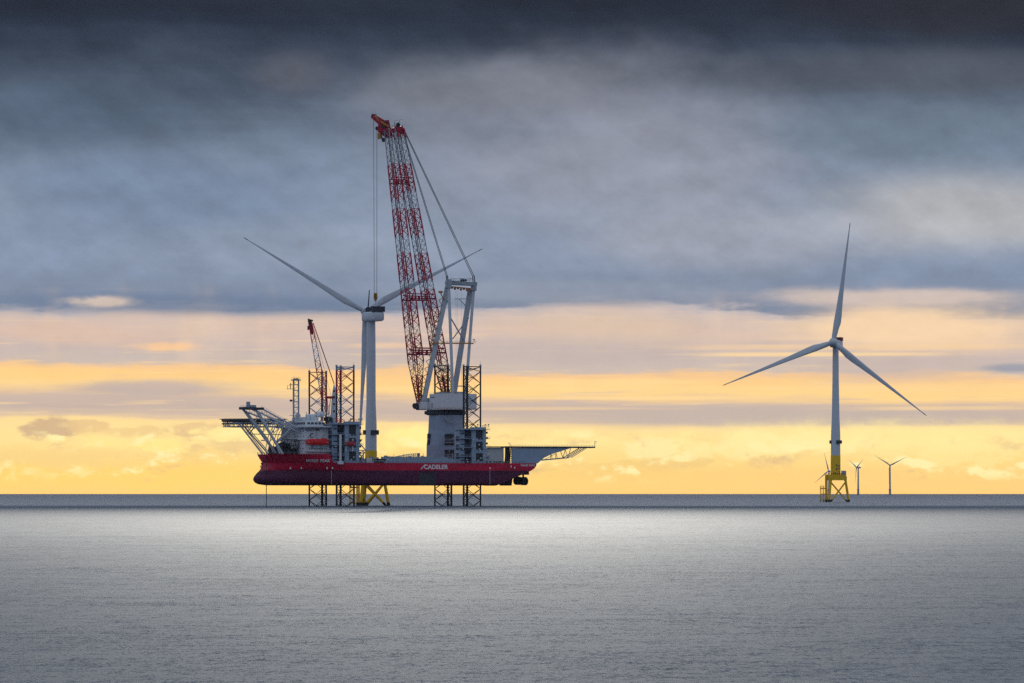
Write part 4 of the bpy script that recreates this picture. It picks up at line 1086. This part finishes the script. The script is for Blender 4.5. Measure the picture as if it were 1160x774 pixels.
for k in range(10): p = lf.lerp(lk, k / 10); mb.bar(p + Vector((1.4, -2, 0)), p + Vector((2.2, -2, 2.6)), .2, 5)
ce(mb, 'heel_fitting', 'rust_orange')
# boom head: red box girder, jib with sheaves
hA, hB = lh, rh
mb = MB()
mb.beam(hA - RT * 2.4 + Vector((0, 0, -1.2)), hB + RT * 2.6 + Vector((0, 0, 1.0)), 2.2, 2.6); mb.beam(hA - RT * 1.4, hA + Vector((0, 0, -5)), 2.4, 2.6)
p = [K(428.4, 137, 44), K(440.5, 136, 44), K(445, 154, 44), K(437, 156, 44), K(427.8, 149, 44)]
mb.prism(p, Vector((0, 4.0, 0)))
mb.beam(K(438, 146, 46), K(422.5, 131.8, 50), 2.2, 2.4); mb.beam(K(440, 140, 44), K(424.5, 131.3, 50), 1.1, 1.2)
mb.beam(K(446.5, 146, 46), K(457.5, 149.5, 48), 2.6, 2.4); mb.beam(K(448, 143.5, 46), K(456, 146, 48), 1.6, 1.4)
head = cb(mb, 'boom_head', 'crane_red')
mb = MB()
for x, y, dY, rr in ((422.6, 132.4, 51, 1.3), (427.2, 145.6, 47, 1.1), (451, 141.8, 46, 1.3), (455.5, 150.2, 47.6, 1.0), (434.8, 158.6, 44, 1.2)):
    c = K(x, y, dY)
    for d in (-.9, 0, .9): mb.bar(c + Vector((-.1, d - .25, 0)), c + Vector((.1, d + .25, 0)), rr, 14)
ce(mb, 'sheave', 'dark_steel', head)
mb = MB()
mb.beam(K(431, 137.6, 43.2), K(440.5, 143.4, 43.2), .5, 1.0); mb.beam(K(424, 130.4, 49), K(429.5, 137.2, 45), .4, .6); p = K(429.5, 154.5, 44); mb.box(p.x - .9, p.x + .9, p.y - 1, p.y + 1, p.z - 1.6, p.z + 1.8)
for (x, y) in ((446.5, 140.5), (452, 139.5), (444, 146)): p = K(x, y, 45); mb.bar(p, p + Vector((.4, 0, 2.0)), .14, 4); mb.bar(p + Vector((.4, 0, 2)), p + Vector((2.0, 0, 2.2)), .12, 4)
cb(mb, 'head_walkway', 'walkway_yellow', head)
mb = MB(); r_ = random.Random(12)
for k in range(12): p = K(431 + 12 * r_.random(), 139 + 13 * r_.random(), 43.3); mb.box(p.x, p.x + .4 + r_.random(), p.y - .3, p.y + .3, p.z, p.z + .4 + .9 * r_.random())
for k in range(8): p = K(446 + 10 * r_.random(), 140.5 + 6 * r_.random(), 44.3); mb.bar(p, p + Vector((.2, 0, 1.2 + r_.random())), .2, 4)
mb.beam(K(431, 151, 43.6), K(434, 161, 43.6), 1.0, .9); mb.beam(K(421, 129.5, 50), K(426.5, 130, 50), .4, .5)
ce(mb, 'head_fitting', 'steel_navy', head)

# mast (A-frame) behind the boom
mb = MB(); FL, RL = K(479.8, 456, 1), K(513.0, 446.2, -14)
FR, RR = K(514.2, 446.2, 14), K(527.6, 446.2, -1)
TLf, TLr = K(507.2, 324, 1), K(508.3, 324, -3.5)
TRf, TRr = K(533.0, 327, 15), K(536.6, 327, 11)
mb.beam(FL, TLf, 3.0, 2.6); mb.beam(FR, TRf, 3.2, 2.6)
mb.beam(RL, TLr, 1.75, 1.9); mb.beam(RR, TRr, 1.75, 1.9)
af = cb(mb, 'mast_frame', 'crane_grey')
mb = MB()
mb.beam(TLr + Vector((-1.2, 0, 2.2)), TRr + Vector((1.4, 0, 2.6)), 2.2, 2.0); mb.beam(TLf + Vector((-1.0, 0, 1.6)), TRf + Vector((1.0, 0, 2.4)), 2.0, 1.8)
for p in (TLr, TRr): mb.box(p.x - 1.7, p.x + 1.7, p.y - 2, p.y + 3.5, p.z - 1.2, p.z + 3.8)
cb(mb, 'mast_head', 'steel_grey_light', af)
mb = MB(); zz = TLr.z
mb.beam(TLr + Vector((2, -1.4, -.6)), TRr + Vector((-1.5, -1.4, -.2)), .5, .7)
for k in range(7): p = TLr.lerp(TRr, .14 + .12 * k) + Vector((0, -1.6, -1.0 - .5 * (k % 2))); mb.box(p.x - .8, p.x + .5, p.y - .4, p.y + .4, p.z - .5, p.z + .7)
ce(mb, 'sheave_nest', 'rust_orange', af)
mb = MB()
for x in (509.5, 513.5, 522, 523.4, 526, 532, 535.5): p = K(x, 319.0, -3); mb.bar(p, p + Vector((.4, 0, 1.6)), .16, 4); mb.bar(p + Vector((.4, 0, 1.6)), p + Vector((2.2 if x < 520 else -1.8, 0, 1.7)), .14, 4)
for x in (521.8, 524.2, 526.8): p = K(x, 318.6, -3); mb.bar(p, p + Vector((.8, 0, 1.0)), .7, 8)
rails(mb, [tuple(K(508, 319.5, -4)), tuple(K(536, 318.8, 6))])
cb(mb, 'mast_head_fitting', 'steel_navy', af)
mb = MB()                                                  # yellow ladder zigzagging up the front leg, walkway half way
n = 13; u_ = (TLf - FL)
for k in range(n):
    p = FL + u_ * (.05 + .85 * k / n) + Vector((-1.0, -1.6, 0)); q2 = FL + u_ * (.05 + .85 * (k + 1) / n) + Vector((-1.0, -1.6, 0))
    mid = p.lerp(q2, .5) + Vector((-2.3, 0, .6)); mb.beam(p, mid, .3, .36); mb.beam(mid, q2, .3, .36)
mb.beam(K(487, 388.8, -2), K(536.5, 389.3, 0), .55, .7); rails(mb, [tuple(K(487, 388.6, -2)), tuple(K(536.5, 389, 0))], 1.1, 2.5, .09)
p = K(500.4, 331.5, -1); mb.box(p.x - 1.9, p.x + .6, p.y - 1, p.y + 1, p.z - .3, p.z + .9); mb.beam(K(498, 330, -1), K(503, 340, -1), .6, .6); p = K(535.5, 385, 0); mb.bar(p, p + Vector((1.2, 0, 0)), .3, 5); mb.bar(p + Vector((1.2, 0, 0)), p + Vector((1.4, 0, -2)), .2, 5)
cb(mb, 'access_ladder', 'walkway_yellow', af)
mb = MB()
mb.beam(K(511.0, 361, -4), K(526, 387, 4), .55, .55); mb.beam(K(531, 360, 10), K(512.8, 384, 2), .5, .5)
mb.beam(K(515, 338.8, 4), K(530, 338.6, 8), .3, .35); mb.beam(K(520, 339, 5), K(527, 346, 8), .3, .3)
mb.beam(K(514, 437.6, -8), K(527, 437.4, -2), .5, .6); mb.beam(K(505.5, 345, 1), K(509, 337, -2), .4, .4)
ce(mb, 'mast_brace', 'steel_grey', af)

# ropes
mb = MB()
for (x0, y0, x1, y1, d1, d0) in ((456.4, 151, 505.6, 313, 1, 46), (457.4, 151, 507.0, 313, -2, 46), (457.8, 148.8, 535.4, 313.2, 13, 48), (458.8, 148.8, 537.2, 313.2, 9, 48)):
    mb.bar(K(x0, y0, d0), K(x1, y1, d1), .20, 5)
for x, d1 in ((505.6, 1), (507, -2), (535.4, 13), (537.2, 9)): mb.bar(K(x, 312.5, d1), K(x + .6, 319.5, d1), .34, 6)
ce(mb, 'pendant', 'wire_rope')
mb = MB(); mb.bar(K(423.2, 133, 51), K(424.0, 333, 53), .13, 5); mb.bar(K(427.0, 146, 51), K(426.9, 333, 53), .13, 5)
for x in (516.5, 518.5, 522.5): mb.bar(K(x, 330, 0), K(x + .3, 446, 0), .06, 4)
ce(mb, 'hoist_rope', 'wire_rope')
mb = MB(); c = K(425.4, 336.5, 53)
mb.prism([c + Vector((-1.0, -.7, 2.3)), c + Vector((1.0, -.7, 2.3)), c + Vector((1.25, -.7, -.4)), c + Vector((.6, -.7, -2.5)), c + Vector((-.6, -.7, -2.5)), c + Vector((-1.2, -.7, -.4))], (0, 1.4, 0))
hk = cb(mb, 'hook_block', 'walkway_yellow')
mb = MB()
for d in (-.55, .55): mb.bar(c + Vector((0, -.74, d + .7)), c + Vector((0, .74, d + .7)), .42, 12)
mb.box(c.x - .95, c.x + .95, c.y - .76, c.y + .76, c.z - 1.0, c.z - .6)
ce(mb, 'block_plate', 'dark_steel', hk)
mb = MB(); mb.bar(c + Vector((0, 0, -2.4)), c + Vector((0, 0, -4.0)), .3, 6)
for k in range(7):
    t0, t1 = math.radians(90 - k * 38), math.radians(90 - (k + 1) * 38); o_ = c + Vector((0, 0, -4.9))
    mb.bar(o_ + Vector((math.cos(t0) * .85, 0, math.sin(t0) * .85)), o_ + Vector((math.cos(t1) * .85, 0, math.sin(t1) * .85)), .26, 6)
cb(mb, 'hook', 'house_white', hk)

# ------------------------------------------------------------------ deck crane at the bow
pb = L(377.4, 480, -6); PB = to_world((pb.x, -6, 0))
dc = thing('deck_crane', 'small red and white lattice boom crane raised between the two bow legs', 'crane', (PB.x, PB.y, ZM)); DO = (PB.x, PB.y, ZM)
def D(x, y, d=0.0): return W(x, y, PB.y + d)
def db(mb, name, m, parent=None): return mb.build(name, m, parent or dc, off=DO)
mb = MB(); mb.bar(D(377.4, 524), D(377.4, 470), 2.0, 12); mb.prism([D(373.6, 486, -2), D(381.0, 486, -2), D(380.6, 462, -2), D(380, 440, -2), D(378.2, 434.5, -2), D(376.5, 444, -2), D(375.4, 456, -2)], (0, 3.2, 0))
td = db(mb, 'crane_tower', 'house_white')
mb = MB()
for y in (443, 450, 458, 466): p = D(378.5, y, -2.05); mb.box(p.x - .5, p.x + .4, p.y - .05, p.y + .4, p.z - .6, p.z + .6)
db(mb, 'tower_opening', 'dark_steel', td)
pieces, kind = [], None; f0, f1, hd = D(371.2, 472, 0), D(361.5, 423, 2), D(351.6, 366, 6)
N_ = 20
def cs(i):
    f = i / N_; P = f0.lerp(hd, f); a = 3.2 * min(1, .35 + f * 3) * (1 - max(0, f - .45) * .75); return P, a
for i in range(N_):
    (P, a), (Q, b2) = cs(i), cs(i + 1); row = HOR - ((P.z + Q.z) / 2 - EYE) * FOC / P.y
    isr = row < 388 or 407 < row < 425 or 441 < row < 455
    if kind is not isr: pieces.append((isr, MB())); kind = isr
    t_ = pieces[-1][1]
    for s, r_ in ((-1, -1), (1, -1), (1, 1), (-1, 1)): t_.bar(P + Vector((s * a / 2, r_ * a / 2, 0)), Q + Vector((s * b2 / 2, r_ * b2 / 2, 0)), .24, 5)
    sg = 1 if i % 2 else -1
    for r_ in (-1, 1): t_.bar(P + Vector((sg * a / 2, r_ * a / 2, 0)), Q + Vector((-sg * b2 / 2, r_ * b2 / 2, 0)), .17, 4); t_.bar(P + Vector((-a / 2, r_ * a / 2, 0)), P + Vector((a / 2, r_ * a / 2, 0)), .1, 4)
    for s in (-1, 1): t_.bar(P + Vector((s * a / 2, sg * a / 2, 0)), Q + Vector((s * b2 / 2, -sg * b2 / 2, 0)), .1, 4)
bm = None
for isr, q in sorted(pieces, key=lambda t: t[0]):
    o_ = db(q, 'red_section' if isr else ('grey_section' if bm else 'boom'), 'crane_red' if isr else 'crane_grey', bm); bm = bm or o_
mb = MB(); mb.beam(D(353.6, 379, 6), D(351.8, 365, 6), 1.6, 1.5); db(mb, 'boom_tip', 'crane_red', bm)
mb = MB(); mb.beam(D(348.6, 362, 6), D(354.4, 363.6, 6), 1.2, 1.0); mb.bar(D(351, 364.4, 4.8), D(351, 364.4, 7.2), 1.2, 12); mb.bar(D(349.3, 364, 6), D(349.3, 369, 6), .1, 4); p = D(349.3, 371.5, 6); mb.box(p.x - .55, p.x + .55, p.y - .4, p.y + .4, p.z - 1.1, p.z + 1.1); mb.bar(D(348.4, 373, 6), D(350, 373.4, 6), .4, 6)
db(mb, 'sheave_head', 'dark_steel', bm)
mb = MB()
for a0, b0 in ((0, 0), (.5, .9)): mb.bar(D(354.4 + a0, 366, 6), D(378.2 + b0 * .6, 435, -1), .15, 5)
mb.bar(D(356, 374, 6), D(375.4, 450, 0), .1, 4)
db(mb, 'luffing_rope', 'crane_red')
mb = MB(); p = D(372.4, 450, -2); mb.box(p.x - 2.0, p.x + 2.6, p.y - 1.6, p.y + 1, p.z - .9, p.z + .5); mb.bar(p + Vector((-1, -1.5, -1)), p + Vector((-1.2, -1.5, -9)), .25, 5); mb.bar(p + Vector((1, -1.5, -1)), p + Vector((.4, -1.5, -10)), .2, 5); mb.bar(p + Vector((-1.4, -1.5, -8)), p + Vector((.8, -1.5, -4)), .16, 5)
db(mb, 'winch_frame', 'crane_red')

# ------------------------------------------------------------------ wind turbines
def blade_mb(R, r0, chord, tip_m=1):
    """blade along +Z, rotor axis -Y (towards the wind), chord mostly across"""
    mb = MB(); n = 18; rows = []
    ss = [0, .02, .05, .09, .14, .2, .28, .38, .5, .62, .74, .84, .92, .965, .985, 1.0]
    for s in ss:
        z = r0 + (R - r0) * s
        rootw = max(0.0, 1 - s / .16)
        c = chord * (.56 * rootw + (1 - rootw) * (1.0 - .92 * max(0, (s - .16) / .84) ** .66)) if s < 1 else chord * .04
        if .05 < s < .16: c = chord * (.56 + .44 * (s / .16) ** 1.3)
        th = c * (.98 * rootw ** .7 + (1 - rootw ** .7) * (.34 - .2 * s))
        tw = math.radians(16 * (1 - s) ** 2 - 1)
        pre = -.022 * R * s * s                              # prebend into the wind
        row = []
        for k in range(n):
            t = 2 * math.pi * k / n
            u = math.cos(t) * c / 2 + c * (.18 * (1 - rootw)); v = math.sin(t) * th / 2 * (1 if rootw > .5 else (.55 + .45 * (1 - math.cos(t)) / 2 * 1.3))
            row.append((u * math.cos(tw) - v * math.sin(tw), u * math.sin(tw) + v * math.cos(tw) + pre, z))
        rows.append(row)
    o = mb
    for i in range(len(rows) - 1): pass
    mb.rings(rows[:-2]); mb.rings(rows[-3:], m=tip_m)
    return mb
BLADES = {}
def place_blade(key, R, r0, chord, parent, az_rot, hub_z, hub_y, mats=('turbine_white', 'steel_navy')):
    if key not in BLADES:
        o = blade_mb(R, r0, chord).build('blade', list(mats), None, smooth=True); BLADES[key] = o.data
    else:
        o = bpy.data.objects.new('blade', BLADES[key]); COL.objects.link(o)
    o.parent = parent; o.rotation_euler = (0, az_rot, 0); o.location = (0, hub_y, hub_z)
    return o

def jacket(parent, s_, zt, rot, X=None):
    """three-legged yellow jacket; s_ scales plan sizes, zt = underside of the deck"""
    legs = []
    for k in range(3):
        t = rot + k * 2.0944
        top = Vector((math.cos(t), math.sin(t), 0)) * 9.3 * s_; bot = Vector((math.cos(t), math.sin(t), 0)) * 12.4 * s_
        top.z = zt; bot.z = 0; legs.append((bot + (bot - top) * (4 / zt), top))
    fnd = MB()
    for a, b in legs: fnd.bar(a, b, 1.15 * s_, 12)
    f = None
    base = MB()
    for i in range(3):
        (a, b), (c, d) = legs[i], legs[(i + 1) % 3]
        pa, pb = a.lerp(b, .10), c.lerp(d, .94); base.bar(pa, pb, .72 * s_, 10); pa, pb = c.lerp(d, .10), a.lerp(b, .94); base.bar(pa, pb, .72 * s_, 10)
    deck = MB()
    hw = 9.9 * s_; h = 5.4 * s_
    pts = [(hw * math.cos(rot + math.radians(60 * k)), hw * math.sin(rot + math.radians(60 * k))) for k in range(6)]
    deck.rings([[(x, y, zt) for x, y in pts], [(x, y, zt + h) for x, y in pts]])
    for a, b in legs: deck.bar(b + Vector((0, 0, -1.0)), b + Vector((0, 0, h * .7)), 1.3 * s_, 12)
    f = deck.build('jacket', 'jacket_yellow', parent)
    for a, b in legs:
        m_ = MB(); m_.bar(a, b, 1.15 * s_, 12); m_.build('leg', 'jacket_yellow', f)
    base.build('brace', 'jacket_yellow', f)
    g = MB()
    for a, b in legs:
        w0 = a.lerp(b, (4 - .5) / (zt + 4)); w1 = a.lerp(b, (4 + 2.3 * s_) / (zt + 4)); g.bar(w0, w1, 1.2 * s_, 12)
    for i in range(3):
        (a, b), (c, d) = legs[i], legs[(i + 1) % 3]
        for (p, q) in ((a.lerp(b, .10), c.lerp(d, .94)), (c.lerp(d, .10), a.lerp(b, .94))):
            fr = (2.2 * s_ - p.z) / (q.z - p.z); g.bar(p, p.lerp(q, max(.02, fr)), .77 * s_, 10)
    g.build_each('splash_zone', 'growth_black', f)
    rl = MB(); P = [(x * 1.03, y * 1.03, zt + h) for x, y in pts]; P.append(P[0])
    rails(rl, P, 1.2 * s_, 2.6 * s_, .09); rl.build('railing', 'walkway_yellow', f)
    bl = MB()                                              # boat landing on the left
    bx = -14.6 * s_
    for dx_ in (0, 3.2 * s_): bl.bar((bx + dx_, -3 * s_, -3), (bx + dx_, -3 * s_, 15.0 * s_), .38 * s_, 8)
    bl.bar((bx + 5.0 * s_, -3.4 * s_, -3), (bx + 5.0 * s_, -3.4 * s_, zt + h), .65 * s_, 8); bl.bar((bx + 6.3 * s_, -2.6 * s_, -3), (bx + 6.3 * s_, -2.6 * s_, zt + h * .6), .6 * s_, 8)
    for k in range(11): z = 1.5 * s_ + k * 1.25 * s_; bl.bar((bx + .9 * s_, -3 * s_, z), (bx + 2.3 * s_, -3 * s_, z), .12 * s_, 4)
    for s in (.9, 2.3): bl.bar((bx + s * s_, -3 * s_, 0), (bx + s * s_, -3 * s_, 16.5 * s_), .14 * s_, 5)
    for z in (2.0, 7.5, 12.6): bl.bar((bx, -3 * s_, z * s_), (bx + 6.2 * s_, -2.6 * s_, z * s_), .3 * s_, 6)
    bl.box(bx - .3 * s_, bx + 4.6 * s_, -4.6 * s_, -1.6 * s_, 12.9 * s_, 13.2 * s_); rails(bl, [(bx - .2 * s_, -4.5 * s_, 13.2 * s_), (bx + 4.5 * s_, -4.5 * s_, 13.2 * s_)], 1.8 * s_, 1.6 * s_, .11)
    b_ = bl.build('boat_landing', 'jacket_yellow', f)
    g = MB()
    for dx_, r_ in ((0, .42), (3.2, .42), (5.0, .72), (6.3, .68)): g.bar((bx + dx_ * s_, (-3 if dx_ < 5 else -3.4 if dx_ < 6 else -2.6) * s_, -3), (bx + dx_ * s_, (-3 if dx_ < 5 else -3.4 if dx_ < 6 else -2.6) * s_, 2.0 * s_), r_ * s_, 8)
    g.build_each('splash_zone', 'growth_black', b_)
    return zt + h

def big_turbine(name, label, base, R, hub_z, zt, s_, rb, rt, zy, yaw, tilt_rots, hub_xy, nac, grp):
    root = thing(name, label, 'wind turbine', base, 0, grp)
    z0 = jacket(root, s_, zt, math.radians(-4))
    tw = MB(); prof = [(rb, z0 + .003)]
    Z = [zy, zy + (hub_z - zy) * .18, zy + (hub_z - zy) * .34, zy + (hub_z - zy) * .7, nac['z0'] + .2]
    Rr = [rb, rb * .99, rb * .82, rt * 1.06, rt]
    lo = MB(); lo.lathe([(rb + .12, z0 + .003), (rb + .12, zy - .4), (rb + .02, zy)], 40); ly = lo.build('transition_piece', 'jacket_yellow', root, smooth=True)
    tw.lathe(list(zip(Rr, Z)), 40); tower = tw.build('tower', 'turbine_white', root, smooth=True)
    d = MB(); r_ = random.Random(2)
    for k in range(16):
        t = math.radians(-90 + 70 * (r_.random() - .3)); zz = z0 + 1 + 8 * s_ * r_.random(); x, y = (rb + .14) * math.cos(t), (rb + .14) * math.sin(t)
        d.box(x - .35 - .5 * r_.random(), x + .3, y - .15, y + .3, zz, zz + .35 + .5 * r_.random())
    for k in range(6): x = -4.5 + 1.8 * k; d.box(x, x + .9, -7.4 * s_, -6.6 * s_, z0, z0 + .8 + .9 * r_.random())
    d.build('fitting', 'steel_navy', ly)
    c = MB(); c.box(5.2 * s_, 9.6 * s_, -4 * s_, -1 * s_, z0 + .01, z0 + 3.6 * s_)
    for k in range(5): c.box((5.5 + .8 * k) * s_, (5.7 + .8 * k) * s_, -4.12 * s_, -4 * s_, z0 + .4, z0 + 3.2 * s_)
    c.build('switch_cabinet', 'steel_grey_light', root)
    # lantern boxes round the tower foot
    zl_ = zy + 12.6 * s_
    for t, w in ((-165, .75), (-63, 1.9), (-5, .6), (90, 1.6)):
        tt = math.radians(t); rr = rb + .75; q = MB()
        cc = Vector((rr * math.cos(tt), rr * math.sin(tt), zl_)); q.box(cc.x - w, cc.x + w, cc.y - .7, cc.y + .7, cc.z - 1.6 * s_, cc.z + 1.6 * s_); q.bar(cc, (cc.x * .8, cc.y * .8, cc.z), .3, 6)
        q.build('lantern_box', 'steel_navy', tower)
    # nacelle frame: -Y is towards the hub, then turned by yaw
    nr = bpy.data.objects.new('nacelle', None)
    nb = MB(); l0, l1, w, za, zb = nac['l0'], nac['l1'], nac['w'], nac['z0'] - hub_z, nac['z1'] - hub_z
    secs = []
    for f in (0, .04, .12, .5, .9, .97, 1):
        y = l0 + (l1 - l0) * f; k = .72 if f in (0, 1) else .93 if f in (.04, .97) else 1
        hh = (zb - za); zc = (za + zb) / 2; ring = []
        for a in range(16):
            t = 2 * math.pi * (a + .5) / 16; cx, sz = math.cos(t), math.sin(t)
            px = math.copysign(abs(cx) ** .38, cx) * w / 2 * k; pz = math.copysign(abs(sz) ** .38, sz) * hh / 2 * k
            ring.append((px, y, zc + pz))
        secs.append(ring)
    nb.rings(secs); nb_o = nb.build('nacelle', 'turbine_white', root, smooth=True)
    nb_o.location = (0, 0, hub_z); nb_o.rotation_euler = (0, 0, yaw)
    ck = MB(); ck.box(-w * .5, w * .5, nac['c0'], nac['c1'], zb - .2, zb + nac['ch']); 
    for k in range(7): ck.box(-w * .5 - .1, -w * .5 + .05, nac['c0'] + (nac['c1'] - nac['c0']) * (k + .2) / 7, nac['c0'] + (nac['c1'] - nac['c0']) * (k + .5) / 7, zb, zb + nac['ch'] - .3)
    ck.build('cooler', nac['cm'], nb_o)
    if nac.get('crane'):
        cr = MB(); cr.box(-1.2, 1.2, l0 + 1.0, l0 + 3.6, zb - .2, zb + 3.0); cr.build('hatch', 'steel_navy', nb_o)
        cr = MB(); cr.bar((0, l0 + 2, zb + 3), (-2.0, l0 - .5, zb + 13.5), .42, 6, r2=.28); cr.build('service_jib', 'steel_navy', nb_o)
    hubm = MB(); hr = nac['hr']; HY_ = l0 - .2
    prof = [(hr * .86, 0), (hr, -.8), (hr * 1.03, -hr * .8), (hr * .95, -hr * 1.35), (hr * .72, -hr * 1.8), (hr * .4, -hr * 2.1), (.1, -hr * 2.2)]
    rr = [[(r * math.cos(2 * math.pi * k / 28), HY_ + y, r * math.sin(2 * math.pi * k / 28)) for k in range(28)] for r, y in prof]
    hubm.rings(rr); hub = hubm.build('hub', 'turbine_white', root, smooth=True)
    hub.location = (0, 0, hub_z); hub.rotation_euler = (0, 0, yaw)
    by = HY_ - hr * .9
    for a in tilt_rots:
        b = place_blade(name + str(round(R)), R, hr * .75, nac['chord'], root, 0, hub_z, 0)
        M_ = Matrix.Rotation(yaw, 4, 'Z') @ Matrix.Translation((0, by, 0)) @ Matrix.Rotation(math.radians(a), 4, 'Y')
        b.matrix_local = Matrix.Translation((0, 0, hub_z)) @ M_
    return root

GRP = None
# turbine being finished under the crane hook; seen from behind, rotor on the far side
YT = S0.y + 56; base = W(420.3, HOR, YT); base.z = 0
k_ = YT / FOC
ztj = (EYE + (HOR - 541) * k_) - 2.0
big_turbine('wind_turbine', 'white wind turbine behind the red ship, its nacelle right under the crane hook', base, 89.5, EYE + (HOR - 352.5) * k_, ztj, .86, 6.5 * k_, 4.9 * k_, EYE + (HOR - 510.5) * k_,
            math.radians(180 + 27), (61.5, -63.5, 177.6), None,
            dict(l0=-6.0, l1=11.0, w=8.0, z0=EYE + (HOR - 364.6) * k_, z1=EYE + (HOR - 353.6) * k_, c0=8.2, c1=11.2, ch=3.0, cm='steel_navy', crane=True, hr=2.5, chord=4.7), GRP)
# turbine standing alone on the right, facing the camera
YR = 3670.0; base = W(946.6, HOR, YR); base.z = 0; k_ = YR / FOC
big_turbine('wind_turbine', 'largest lone wind turbine on the right with yellow legs, well away from the ship', base, 101.5, EYE + (HOR - 388) * k_, EYE + (HOR - 544.2) * k_, .90, 5.35 * k_, 3.4 * k_, EYE + (HOR - 516) * k_,
            math.radians(-14), (8.3, 249.0, 128.2), None,
            dict(l0=-8.0, l1=14.0, w=8.4, z0=EYE + (HOR - 394) * k_, z1=EYE + (HOR - 385.6) * k_, c0=5.0, c1=13.6, ch=2.8, cm='rust_dark', hr=3.6, chord=6.6), GRP)

# far turbines on the horizon
def far_turbine(label, x, y, Y, R, tilt, yaw, grp='far turbines on the horizon'):
    k = Y / FOC; base = W(x, HOR, Y); base.z = 0; hz = EYE + (HOR - y) * k
    root = thing('wind_turbine', label, 'wind turbine', base, 0, grp)
    t = MB(); t.lathe([(3.9, 22), (3.6, 45), (2.7, hz - 2.5)], 20); t.build('tower', 'turbine_white', root, smooth=True)
    f = MB(); f.lathe([(4.4, -5), (4.4, 22), (5.6, 22.01), (5.6, 22.6)], 16); f.build('foundation', 'steel_grey_light', root)
    nb = MB(); nb.rings([[(w * math.copysign(abs(math.cos(a)) ** .4, math.cos(a)), yy, h * math.copysign(abs(math.sin(a)) ** .4, math.sin(a))) for a in [2 * math.pi * (q + .5) / 12 for q in range(12)]] for yy, w, h in ((-6, 2.6, 2.6), (-5, 3.4, 3.4), (9, 3.4, 3.4), (11, 2.6, 2.8))])
    o = nb.build('nacelle', 'turbine_white', root, smooth=True); o.location = (0, 0, hz); o.rotation_euler = (0, 0, yaw)
    hb_ = MB(); hb_.rings([[(r * math.cos(2 * math.pi * q / 16), yy, r * math.sin(2 * math.pi * q / 16)) for q in range(16)] for r, yy in ((2.4, -6), (2.7, -8.5), (1.9, -11), (.2, -12.4))])
    o = hb_.build('hub', 'turbine_white', root, smooth=True); o.location = (0, 0, hz); o.rotation_euler = (0, 0, yaw)
    for a in tilt:
        b = place_blade('far%d' % R, R, 1.8, 6.2, root, 0, hz, 0)
        b.matrix_local = Matrix.Translation((0, 0, hz)) @ Matrix.Rotation(yaw, 4, 'Z') @ Matrix.Translation((0, -8.3, 0)) @ Matrix.Rotation(math.radians(a), 4, 'Y')
    return root
far_turbine('far wind turbine seen face on, rightmost of the tiny ones on the horizon', 1008.2, 527.2, 17000, 72, (-57, 63, 183), math.radians(-6))
far_turbine('narrow far wind turbine seen nearly edge on, left of the tiny face-on one', 972.2, 529.8, 17500, 66, (-62, 58, 188), math.radians(-64))
far_turbine('far wind turbine half hidden behind the yellow legs of the large right turbine', 939.0, 533.8, 17500, 76, (-13, 230, 108), math.radians(-20))

# ------------------------------------------------------------------ thin sea haze: one box of even air
hm = bpy.data.materials.new('haze_air'); hm.use_nodes = True; t = hm.node_tree; t.nodes.clear()
pv = t.nodes.new('ShaderNodeVolumePrincipled'); pv.inputs['Color'].default_value = (0.86, 0.93, 1.0, 1); pv.inputs['Density'].default_value = 0.6e-5
ho = t.nodes.new('ShaderNodeOutputMaterial'); t.links.new(pv.outputs[0], ho.inputs['Volume']); MATS['haze_air'] = hm
mb = MB(); mb.box(-30500, 30500, -8500, 30500, -1.0, 262.0)
tag(mb.build('haze', 'haze_air'), 'thin pale haze over the sea', 'haze', kind='stuff')
